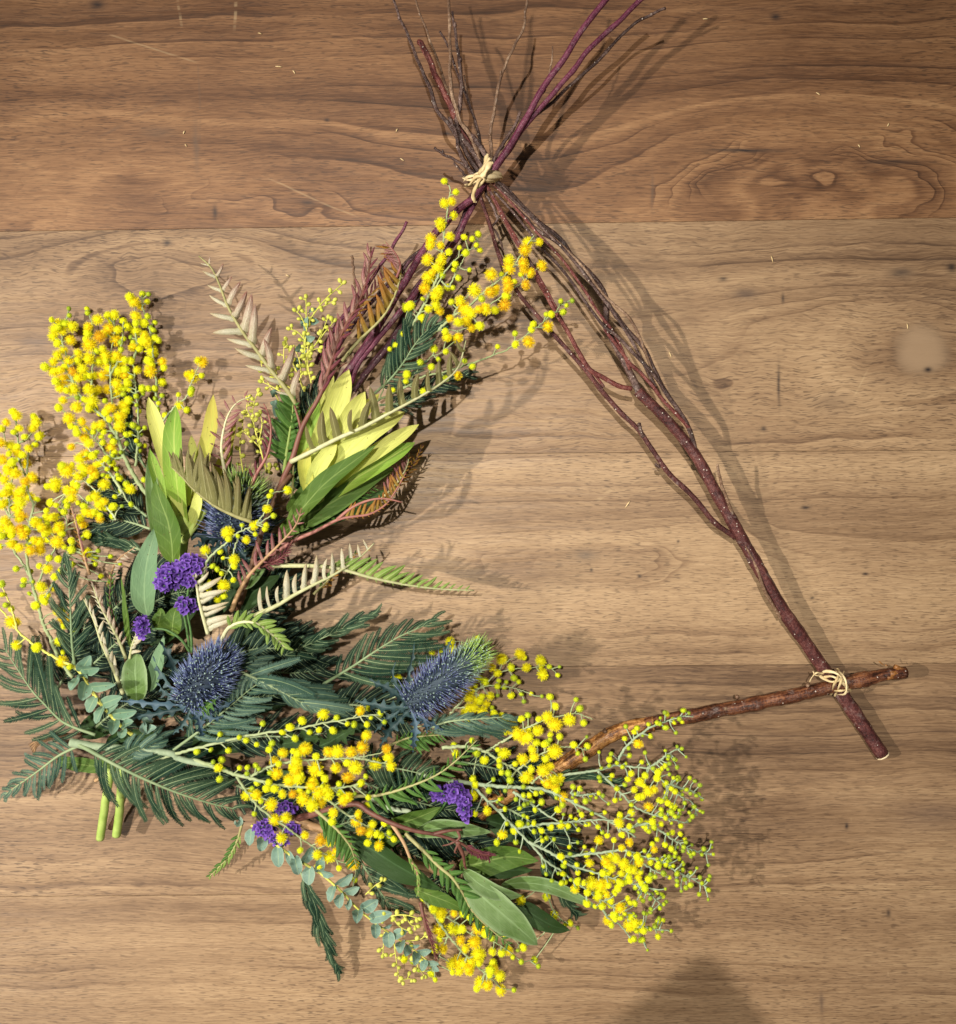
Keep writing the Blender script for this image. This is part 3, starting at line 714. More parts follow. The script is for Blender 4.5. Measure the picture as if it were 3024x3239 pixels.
tie('straw raffia bow binding the twigs at the apex of the triangle', 1, [
    ([(620, 965, 34), (640, 945, 44), (690, 935, 51), (760, 925, 51), (815, 930, 42), (822, 945, 32)], 12),
    ([(618, 950, 34), (650, 960, 45), (700, 950, 52), (770, 942, 51), (815, 945, 42), (820, 955, 30)], 13),
    ([(625, 985, 34), (650, 985, 45), (690, 965, 52), (750, 957, 51), (800, 958, 42), (815, 965, 30)], 11),
    ([(628, 1000, 34), (660, 985, 45), (700, 955, 52), (750, 965, 50), (805, 968, 40), (815, 975, 30)], 9),
    ([(622, 945, 32), (660, 940, 45), (720, 920, 52), (780, 912, 47), (810, 918, 36)], 9),
    ([(690, 950, 52), (715, 910, 55), (735, 865, 56), (748, 822, 57)], 13),
    ([(710, 955, 54), (735, 915, 58), (755, 880, 59), (775, 868, 59)], 17),
    ([(700, 945, 54), (728, 895, 57), (752, 850, 58), (765, 850, 57)], 11),
    ([(720, 935, 54), (690, 985, 55), (672, 1030, 52), (678, 1078, 47)], 11),
    ([(700, 950, 54), (680, 1000, 54), (664, 1050, 49), (686, 1080, 46)], 8),
    ([(650, 985, 50), (690, 940, 55), (730, 955, 55), (700, 990, 53), (670, 1010, 51)], 10),
], W(*T(1, [(715, 950, 30)])[0]))
tie('twisted raffia knot lashing the branch to the stick at the right corner', 8, [
    ([(1330, 1500, 14), (1360, 1490, 24), (1400, 1500, 30), (1430, 1540, 27), (1440, 1570, 16)], 10),
    ([(1340, 1515, 18), (1380, 1510, 29), (1420, 1535, 30), (1445, 1562, 18)], 9),
    ([(1325, 1505, 16), (1375, 1530, 29), (1410, 1520, 31), (1425, 1490, 20)], 9),
    ([(1375, 1580, 12), (1385, 1545, 28), (1400, 1515, 32), (1405, 1485, 22)], 10),
    ([(1390, 1585, 12), (1405, 1550, 28), (1415, 1520, 31), (1400, 1480, 20)], 9),
    ([(1370, 1565, 16), (1410, 1565, 28), (1445, 1560, 24), (1452, 1568, 16)], 7),
    ([(1400, 1580, 15), (1430, 1575, 25), (1432, 1530, 30), (1410, 1495, 26), (1385, 1490, 22)], 7),
    ([(1345, 1500, 20), (1320, 1495, 24), (1300, 1515, 22), (1293, 1530, 20)], 5),
    ([(1340, 1505, 20), (1315, 1505, 24), (1305, 1490, 24)], 4),
], W(*T(8, [(1400, 1530, 12)])[0]))

# ------------------------------------------------------------------ yellow mimosa sprigs
mimosa('fluffy mimosa sprig at the apex, just below the raffia bow', [
    T(1, [(330, 1760, 34), (400, 1640, 40), (440, 1560, 44), (480, 1480, 47), (500, 1380, 49), (512, 1260, 51), (528, 1150, 52), (542, 1060, 52), (545, 1000, 52), (520, 970, 52)]),
    T(1, [(440, 1570, 44), (490, 1500, 47), (540, 1420, 49), (600, 1365, 50), (640, 1345, 50), (690, 1300, 50), (695, 1255, 50)]),
    T(1, [(500, 1500, 46), (540, 1530, 46), (565, 1480, 47), (610, 1400, 48), (650, 1330, 48)]),
], [(515,967,'m'),(577,1025,'m'),(515,1085,'f'),(555,1075,'f'),(565,1150,'f'),(495,1190,'F'),(498,1212,'f'),(545,1262,'f'),(445,1278,'f'),(495,1310,'f'),(540,1345,'m'),(425,1385,'f'),(500,1385,'f'),(480,1430,'f'),(430,1480,'F'),
    (505,1470,'b'),(410,1540,'F'),(485,1550,'f'),(400,1595,'b'),(470,1630,'f'),(430,1650,'f'),(395,1700,'m'),(490,1660,'f'),(622,1265,'m'),(697,1250,'b'),(665,1275,'b'),(687,1308,'b'),(705,1335,'b'),(597,1322,'b'),(630,1350,'m'),
    (573,1410,'m'),(566,1440,'b'),(650,1440,'b'),(590,1483,'b'),(533,1533,'b'),(562,1535,'b'),(450,1455,'f'),(470,1575,'f'),(335,1630,'m'),(310,1640,'m'),(400,1690,'m'),(440,1310,'f')], 1, r0=5, seed=1)
mimosa('mimosa sprig with orange yellow balls reaching over the bare twigs', [
    T(1, [(380, 1830, 34), (480, 1760, 40), (560, 1690, 44), (640, 1640, 47), (740, 1545, 50), (800, 1500, 52), (860, 1450, 53), (900, 1400, 54), (930, 1350, 54), (970, 1290, 55), (995, 1255, 55)]),
    T(1, [(600, 1700, 45), (700, 1655, 48), (780, 1610, 50), (860, 1550, 51), (930, 1510, 51), (990, 1450, 52), (1030, 1420, 52)]),
    T(1, [(560, 1690, 44), (580, 1650, 46), (620, 1600, 48), (680, 1550, 49)]),
    T(1, [(480, 1760, 40), (540, 1760, 42), (600, 1770, 43)]),
], [(1022,1292,'f'),(963,1292,'f'),(947,1333,'o'),(862,1390,'f'),(862,1432,'f'),(938,1408,'o'),(942,1440,'o'),(1037,1417,'o'),(765,1465,'F'),(975,1455,'o'),(850,1500,'f'),(855,1530,'o'),(890,1503,'b'),(925,1465,'b'),(950,1520,'o'),
    (677,1550,'F'),(790,1537,'f'),(760,1560,'o'),(715,1595,'b'),(845,1580,'m'),(838,1628,'o'),(553,1612,'b'),(600,1605,'F'),(620,1650,'F'),(700,1650,'f'),(740,1650,'F'),(730,1640,'o'),(785,1655,'m'),(630,1710,'f'),(705,1740,'m'),
    (660,1750,'o'),(545,1700,'f'),(590,1720,'f'),(530,1800,'f'),(590,1800,'f'),(640,1660,'f'),(660,1675,'f'),(520,1770,'m'),(820,1465,'b'),(785,1560,'f')], 1, r0=5, seed=2)
mimosa('thin mimosa sprig of small balls crossing the twigs on the right', [
    T(3, [(1270, 1060, 26), (1440, 980, 32), (1560, 910, 38), (1700, 880, 42)]) + T(1, [(820, 1880, 46), (900, 1825, 48), (980, 1770, 50), (1040, 1720, 51), (1110, 1665, 52), (1150, 1615, 53), (1198, 1605, 53)]),
    T(3, [(1300, 1050, 28), (1340, 930, 30), (1380, 800, 32), (1440, 680, 33)]),
    T(3, [(1440, 980, 32), (1520, 880, 34), (1600, 800, 35), (1690, 760, 36)]),
], [(1,1198,1605,'g'),(1,1137,1607,'b'),(1,1168,1630,'b'),(1,1150,1665,'b'),(1,1060,1678,'b'),(1,1085,1677,'m'),(1,1068,1742,'o'),(1,990,1730,'m'),(1,980,1758,'m'),(1,893,1780,'b'),(1,965,1825,'o'),(1,895,1838,'m'),(1,800,1850,'b'),
    (1845,850,'m'),(1760,905,'o'),(1460,900,'m'),(1605,855,'b'),(1540,830,'b'),(1645,810,'b'),(1690,765,'b'),(1620,750,'m'),(1440,660,'m'),(1395,728,'b'),(1360,750,'b'),(1455,940,'b'),(1380,990,'b'),(1470,505,'m'),(1700,680,'f'),(1760,690,'f'),(1560,1000,'b'),(1800,820,'b'),(1690,920,'b')], 3, r0=4, seed=3)

mimosa('big mimosa plume spreading over bare wood at the upper left', [
    T(2, [(970, 1590, 34), (890, 1480, 30), (810, 1330, 26), (770, 1220, 24), (700, 1100, 21), (620, 1020, 18), (540, 960, 16), (480, 850, 14), (430, 760, 13), (400, 680, 12)]),
    T(2, [(770, 1220, 24), (745, 1080, 21), (728, 950, 18), (720, 800, 16), (722, 650, 14), (740, 560, 12), (750, 430, 11)]),
    T(2, [(885, 1390, 26), (898, 1250, 23), (902, 1120, 21), (895, 950, 18), (882, 850, 16), (868, 700, 14)]),
    T(2, [(1035, 1050, 20), (1022, 950, 18), (1020, 850, 16), (1000, 700, 14), (990, 560, 13), (960, 450, 12), (930, 350, 10), (928, 280, 9)]),
    T(2, [(540, 960, 16), (470, 820, 14), (440, 700, 13), (405, 560, 12), (430, 430, 11), (458, 370, 10)]),
    T(2, [(620, 1020, 18), (600, 880, 16), (605, 700, 14), (610, 540, 13), (600, 460, 12), (572, 370, 10)]),
    T(2, [(720, 800, 16), (770, 700, 15), (800, 560, 14), (805, 450, 12)]),
    T(2, [(868, 700, 14), (890, 620, 13), (885, 500, 12), (880, 400, 11), (875, 330, 10)]),
    T(2, [(810, 1330, 26), (760, 1340, 24), (700, 1320, 22), (640, 1240, 20), (560, 1150, 18), (500, 1090, 15)]),
], [(930,268,'b'),(875,318,'f'),(920,348,'f'),(885,410,'f'),(940,458,'m'),(1010,455,'b'),(1000,503,'b'),(890,510,'f'),(945,535,'f'),(950,575,'f'),(1035,570,'b'),(865,615,'f'),(905,625,'m'),(990,640,'F'),(1060,710,'f'),(980,770,'F'),
    (895,765,'f'),(1057,845,'m'),(928,885,'m'),(970,885,'b'),(1057,930,'b'),(1035,980,'b'),(453,408,'b'),(568,365,'b'),(572,392,'b'),(638,435,'f'),(748,402,'f'),(803,443,'m'),(380,460,'f'),(470,480,'f'),(360,500,'f'),(410,510,'f'),
    (350,545,'f'),(460,570,'f'),(575,480,'f'),(575,520,'f'),(650,545,'o'),(710,495,'f'),(770,500,'f'),(585,600,'F'),(755,570,'F'),(805,560,'b'),(670,625,'f'),(415,635,'f'),(510,652,'f'),(375,665,'f'),(450,705,'F'),(350,710,'f'),
    (580,690,'f'),(690,670,'f'),(650,710,'f'),(790,630,'b'),(760,670,'f'),(800,700,'F'),(395,765,'f'),(350,770,'f'),(470,775,'o'),(540,760,'f'),(715,755,'f'),(770,770,'f'),(610,800,'f'),(670,800,'f'),(510,815,'f'),(410,825,'f'),
    (820,800,'f'),(855,810,'b'),(760,850,'f'),(395,880,'f'),(480,890,'f'),(580,890,'F'),(640,890,'f'),(700,890,'o'),(760,910,'f'),(410,960,'f'),(845,885,'b'),(550,955,'b'),(600,970,'f'),(685,965,'b'),(805,1000,'f'),(500,1005,'f'),
    (580,1015,'m'),(720,1010,'f'),(690,1040,'m'),(650,1050,'b'),(845,965,'b'),(780,1070,'f'),(780,1130,'f'),(450,1080,'f'),(905,1033,'b'),(535,1100,'f'),(620,1130,'f'),(660,1120,'f'),(560,1150,'f'),(605,1170,'b'),(675,1165,'m'),
    (868,1125,'b'),(850,1180,'b'),(720,1195,'b'),(890,1225,'b'),(910,1250,'g'),(660,1200,'m'),(740,1230,'m'),(945,1140,'b'),(945,1258,'b'),(725,1270,'f'),(735,1320,'b'),(765,1335,'b')], 2, seed=4, dense=.75, zj=(-4, 7), r0=7)
mimosa('small mimosa twig leaning right of the big upper left plume', [
    T(2, [(1040, 1130, 22), (1100, 1050, 20), (1160, 985, 18), (1215, 940, 16), (1243, 860, 15), (1270, 800, 14), (1305, 720, 13)]),
], [(1290,700,'f'),(1320,712,'f'),(1225,790,'f'),(1255,805,'F'),(1315,800,'m'),(1250,890,'b'),(1245,912,'m'),(1165,925,'b'),(1170,995,'f'),(1220,1025,'b'),(1080,1060,'b')], 2, seed=5, r0=4)
mimosa('mimosa plume in the middle left below the big plume', [
    T(2, [(800, 1560, 30), (740, 1470, 27), (680, 1390, 24), (620, 1330, 22), (560, 1260, 20), (500, 1240, 17), (465, 1265, 15)]),
    T(2, [(760, 1740, 30), (690, 1650, 28), (620, 1550, 26), (540, 1480, 24), (470, 1440, 22), (420, 1450, 20), (365, 1510, 18)]),
    T(2, [(640, 1690, 28), (560, 1620, 26), (500, 1570, 24), (430, 1560, 22)]),
    T(2, [(740, 1470, 27), (780, 1440, 26), (850, 1530, 25)]),
    T(2, [(560, 1260, 20), (545, 1200, 18), (560, 1160, 17)]),
], [(545,1205,'f'),(580,1240,'f'),(465,1265,'f'),(630,1300,'m'),(520,1340,'F'),(560,1320,'f'),(660,1370,'f'),(630,1385,'f'),(730,1370,'m'),(700,1410,'b'),(760,1410,'b'),(440,1420,'F'),(510,1460,'F'),(620,1440,'f'),(585,1485,'m'),(780,1470,'m'),
    (680,1510,'f'),(360,1510,'F'),(480,1550,'F'),(440,1550,'f'),(410,1400,'f'),(850,1540,'f'),(620,1590,'f'),(680,1620,'f'),(650,1640,'f'),(750,1590,'b'),(855,1640,'b'),(510,1630,'b'),(430,1620,'m'),(330,1630,'m'),(650,1730,'f'),(735,1715,'b'),
    (440,1650,'b'),(560,1690,'f'),(590,1700,'f'),(520,1730,'f'),(470,1600,'f'),(540,1400,'f'),(940,1480,'b'),(600,1420,'o')], 2, seed=6, dense=.75, zj=(-4, 8), r0=5)
mimosa('fluffy mimosa plume cut by the left edge of the picture', [
    T(5, [(380, 900, 32), (310, 800, 31), (265, 700, 30), (220, 600, 29), (197, 500, 28), (168, 400, 27), (142, 280, 26), (146, 180, 25), (152, 100, 24), (175, 0, 22)]) + T(2, [(180, 1560, 20), (175, 1480, 19), (125, 1350, 17), (120, 1240, 15), (110, 1140, 13), (90, 1050, 11)]),
    T(5, [(165, 400, 27), (130, 320, 26), (75, 240, 25), (42, 150, 23), (50, 60, 22)]) + T(2, [(60, 1620, 21), (75, 1500, 20), (90, 1400, 18), (60, 1290, 16), (30, 1200, 14), (42, 1110, 12)]),
    T(5, [(192, 430, 28), (232, 330, 27), (290, 220, 26), (350, 110, 25)]) + T(2, [(400, 1640, 24), (440, 1580, 23)]),
    T(2, [(120, 1240, 15), (180, 1210, 14), (215, 1150, 13), (235, 1105, 12)]),
    T(2, [(175, 1480, 19), (180, 1380, 18), (190, 1290, 17), (255, 1200, 15)]),
    T(5, [(200, 520, 28), (260, 440, 27), (310, 340, 26), (375, 200, 25)]),
    T(5, [(50, 60, 22), (30, 20, 21), (10, -40, 20)]),
], [(2,85,1035,'m'),(2,110,1060,'f'),(2,40,1105,'f'),(2,125,1145,'f'),(2,215,1145,'f'),(2,235,1105,'f'),(2,260,1190,'f'),(2,160,1200,'m'),(2,5,1240,'f'),(2,70,1260,'f'),(2,110,1300,'F'),(2,185,1275,'f'),(2,15,1350,'f'),(2,70,1375,'m'),(2,170,1375,'F'),
    (2,100,1440,'F'),(2,210,1465,'f'),(2,160,1490,'o'),(2,30,1480,'f'),(2,60,1530,'F'),(2,30,1570,'f'),(2,110,1590,'F'),(2,190,1590,'f'),(2,130,1630,'f'),(2,15,1640,'f'),(2,230,1755,'f'),(2,30,1750,'f'),(2,150,1720,'o'),(2,380,1800,'f'),(2,270,1790,'f'),
    (2,540,1770,'f'),(2,300,1720,'m'),(2,360,1720,'f'),(2,420,1690,'b'),(2,130,1560,'f'),(2,90,1660,'f'),(2,50,1420,'f'),(2,130,1800,'o'),(2,60,1800,'f'),(2,10,1800,'f'),
    (210,190,'f'),(60,130,'f'),(25,155,'b'),(120,150,'F'),(185,85,'f'),(270,60,'f'),(310,110,'f'),(300,190,'f'),(210,230,'f'),(160,235,'f'),(85,330,'b'),(160,345,'b'),(125,390,'m'),(155,460,'b'),(305,280,'m'),(320,340,'m'),(375,185,'m'),(375,230,'m'),
    (455,150,'m'),(215,425,'f'),(235,500,'m'),(228,485,'f'),(455,245,'f'),(500,275,'b'),(580,265,'b'),(500,305,'b'),(530,368,'b'),(300,555,'f'),(335,590,'f'),(340,625,'m'),(310,710,'m'),(60,200,'f'),(100,220,'f'),(100,60,'f'),(250,130,'f'),(180,180,'f'),(250,330,'f'),(280,430,'f')], 5, seed=7, dense=.75, zj=(-4, 9), r0=6)
mimosa('sparse mimosa stem with a few balls at the lower left edge', [
    T(5, [(620, 1130, 50), (530, 1040, 50), (470, 950, 49), (410, 860, 47), (300, 800, 43), (180, 730, 38), (90, 650, 34), (20, 560, 30), (-20, 520, 28)]),
    T(5, [(90, 650, 34), (60, 540, 31), (20, 440, 28), (0, 400, 26)]),
], [(60,540,'m'),(10,410,'b'),(12,465,'b'),(30,520,'b'),(60,610,'f'),(85,608,'f'),(85,730,'f'),(200,735,'m'),(190,745,'m'),(325,815,'f'),(365,845,'b')], 5, stem_mat='bud_stem', seed=8, r0=6)
mimosa('mimosa sprig standing over the purple statice in the centre', [
    T(4, [(395, 600, 66), (410, 540, 70), (440, 450, 74), (530, 370, 77), (600, 310, 78), (690, 270, 78), (785, 215, 77)]),
    T(4, [(600, 330, 77), (575, 400, 76), (560, 480, 74), (520, 560, 71), (480, 650, 68)]),
    T(4, [(690, 270, 78), (740, 200, 77), (775, 110, 76), (850, 85, 75)]),
], [(860,85,'m'),(775,90,'b'),(765,115,'b'),(750,185,'F'),(785,222,'b'),(680,275,'f'),(745,275,'m'),(740,292,'b'),(617,272,'b'),(540,310,'F'),(545,345,'b'),(595,330,'b'),(640,350,'f'),(688,320,'b'),(420,405,'f'),(500,413,'b'),(517,447,'b'),(575,455,'F'),
    (575,490,'m'),(460,490,'b'),(485,507,'b'),(508,530,'b'),(442,575,'b'),(570,565,'m'),(520,595,'F'),(440,612,'m'),(435,650,'b'),(485,665,'m'),(520,650,'m'),(370,510,'b'),(700,262,'m')], 4, seed=9, zj=(-3, 5), r0=4.5, size=.92)
mimosa('long straight mimosa spray of small round buds between the sea hollies', [
    T(6, [(-230, 520, 52), (0, 460, 56), (200, 408, 59), (400, 368, 61), (550, 352, 62), (700, 318, 62), (820, 300, 61), (920, 278, 60), (1025, 275, 58)]),
], [(38,468,'b'),(113,458,'b'),(162,375,'b'),(207,462,'b'),(265,392,'b'),(302,408,'b'),(358,430,'b'),(390,318,'b'),(440,423,'b'),(495,365,'b'),(535,338,'m'),(563,398,'b'),(600,303,'m'),(640,365,'b'),(690,352,'m'),(712,268,'f'),(765,355,'b'),(785,287,'b'),
    (842,320,'b'),(877,323,'b'),(910,250,'f'),(947,323,'b'),(968,288,'b'),(1017,265,'b'),(1040,310,'g')], 6, seed=10, zj=(-2, 4), r0=5.5, size=1.0)
mimosa('golden mimosa sprig lying over the middle of the lower bouquet', [
    T(6, [(-60, 500, 52), (40, 520, 55), (120, 545, 58), (250, 592, 61), (370, 622, 64), (470, 648, 66), (600, 656, 67), (700, 662, 67), (800, 660, 66), (900, 648, 64)]),
    T(6, [(330, 600, 63), (400, 560, 66), (480, 532, 68), (600, 516, 69), (750, 506, 69), (880, 500, 68), (1000, 482, 66), (1050, 460, 65)]),
    T(6, [(250, 600, 61), (330, 720, 58), (400, 790, 56), (500, 860, 54), (600, 935, 51), (700, 1000, 48), (800, 1055, 45), (880, 1075, 43), (884, 1150, 40)]),
    T(6, [(640, 670, 67), (740, 730, 65), (820, 790, 62), (900, 840, 59), (1000, 890, 56), (1090, 935, 53)]),
    T(6, [(880, 500, 68), (960, 515, 67), (1060, 535, 65)]),
], [(153,555,'f'),(172,512,'b'),(160,615,'b'),(267,555,'b'),(308,553,'b'),(353,543,'b'),(450,520,'f'),(497,475,'f'),(615,455,'F'),(430,580,'b'),(465,585,'f'),(740,470,'o'),(790,468,'F'),(860,470,'o'),(922,445,'o'),(1050,453,'o'),(565,560,'F'),(570,520,'f'),
    (670,560,'F'),(530,620,'f'),(780,555,'f'),(885,555,'F'),(990,535,'F'),(1075,545,'f'),(720,612,'m'),(655,625,'f'),(600,590,'b'),(845,605,'o'),(797,640,'m'),(915,635,'m'),(360,635,'b'),(410,665,'m'),(453,668,'m'),(310,695,'f'),(355,700,'f'),(435,750,'F'),
    (345,800,'b'),(495,695,'f'),(550,695,'o'),(605,720,'F'),(690,690,'F'),(740,700,'F'),(700,740,'f'),(655,755,'f'),(635,680,'b'),(845,710,'F'),(820,725,'f'),(765,795,'F'),(900,800,'f'),(890,840,'F'),(455,830,'f'),(515,820,'F'),(490,930,'F'),(615,915,'f'),
    (700,940,'o'),(590,995,'m'),(680,1020,'f'),(745,1030,'F'),(780,1000,'f'),(870,1070,'o'),(797,1090,'m'),(950,755,'m'),(975,855,'f'),(960,900,'f'),(915,890,'o'),(1020,915,'m'),(1065,900,'b'),(1040,850,'m'),(1090,935,'b'),(1010,970,'o'),(883,1152,'g'),
    (550,540,'f'),(580,610,'f'),(720,670,'f'),(650,650,'o'),(905,645,'b'),(940,600,'b')], 6, seed=11, dense=.5, zj=(-3, 5), r0=7)
mimosa('shaded mimosa cluster behind the green tipped sea holly', [
    T(7, [(330, 640, 22), (400, 560, 24), (480, 480, 26), (560, 448, 26), (650, 450, 26), (720, 462, 25), (800, 490, 24)]),
    T(7, [(500, 480, 26), (560, 430, 27), (620, 380, 27), (700, 358, 26), (800, 350, 25), (870, 340, 24), (940, 388, 23)]),
    T(7, [(620, 380, 27), (650, 330, 26), (735, 285, 25)]),
    T(7, [(400, 560, 24), (470, 560, 24), (540, 580, 23), (640, 600, 22), (690, 670, 20)]),
    T(7, [(250, 420, 24), (280, 320, 24), (370, 220, 23), (485, 225, 22)]),
], [(370,215,'f'),(275,270,'m'),(485,225,'m'),(640,305,'F'),(735,280,'f'),(770,350,'F'),(690,350,'m'),(845,315,'f'),(855,385,'f'),(890,345,'b'),(935,390,'b'),(705,405,'b'),(730,425,'b'),(620,380,'f'),(625,420,'b'),(555,425,'m'),(580,500,'f'),(655,455,'b'),
    (690,497,'m'),(743,490,'b'),(795,487,'b'),(500,445,'m'),(525,410,'m'),(470,510,'f'),(510,520,'f'),(560,540,'F'),(470,560,'f'),(540,580,'F'),(600,590,'m'),(640,600,'m'),(680,670,'f'),(700,650,'f'),(455,585,'f'),(495,560,'f'),(660,690,'m'),(100,405,'m'),(75,410,'m'),
    (-10,595,'m'),(15,635,'m'),(590,350,'f'),(480,470,'f')], 7, seed=12, dense=.5, size=.92, zj=(-4, 4), r0=4)
mimosa('mimosa sprig pointing up right beside the golden stick', [
    T(7, [(330, 770, 46), (430, 765, 47), (530, 780, 49), (640, 845, 50), (720, 890, 51), (800, 955, 51)]),
    T(7, [(640, 745, 50), (720, 692, 53), (800, 652, 55), (870, 622, 56), (960, 600, 57), (1040, 592, 57), (1120, 622, 56)]),
    T(7, [(560, 790, 49), (640, 740, 50), (700, 700, 52)]),
    T(7, [(720, 890, 51), (800, 830, 52), (900, 780, 53), (1000, 765, 53), (1090, 782, 52)]),
    T(7, [(800, 955, 51), (860, 900, 53), (900, 880, 54)]),
], [(745,620,'m'),(835,620,'m'),(880,610,'f'),(920,650,'F'),(995,625,'F'),(1050,565,'b'),(1070,640,'b'),(920,553,'m'),(765,715,'F'),(725,700,'f'),(830,680,'F'),(945,712,'b'),(878,745,'b'),(920,790,'F'),(1018,755,'m'),(1090,762,'b'),(1040,800,'b'),(655,800,'F'),
    (750,830,'F'),(800,780,'f'),(810,820,'f'),(630,865,'b'),(640,900,'b'),(675,905,'b'),(685,940,'b'),(770,925,'F'),(860,890,'F'),(895,870,'f'),(910,940,'F'),(945,930,'F'),(915,965,'f'),(550,835,'m'),(485,732,'b'),(400,803,'m'),(510,800,'b'),(712,855,'b'),(490,932,'b'),
    (880,960,'f'),(620,780,'b')], 7, seed=13, dense=.5, size=.98, r0=6)
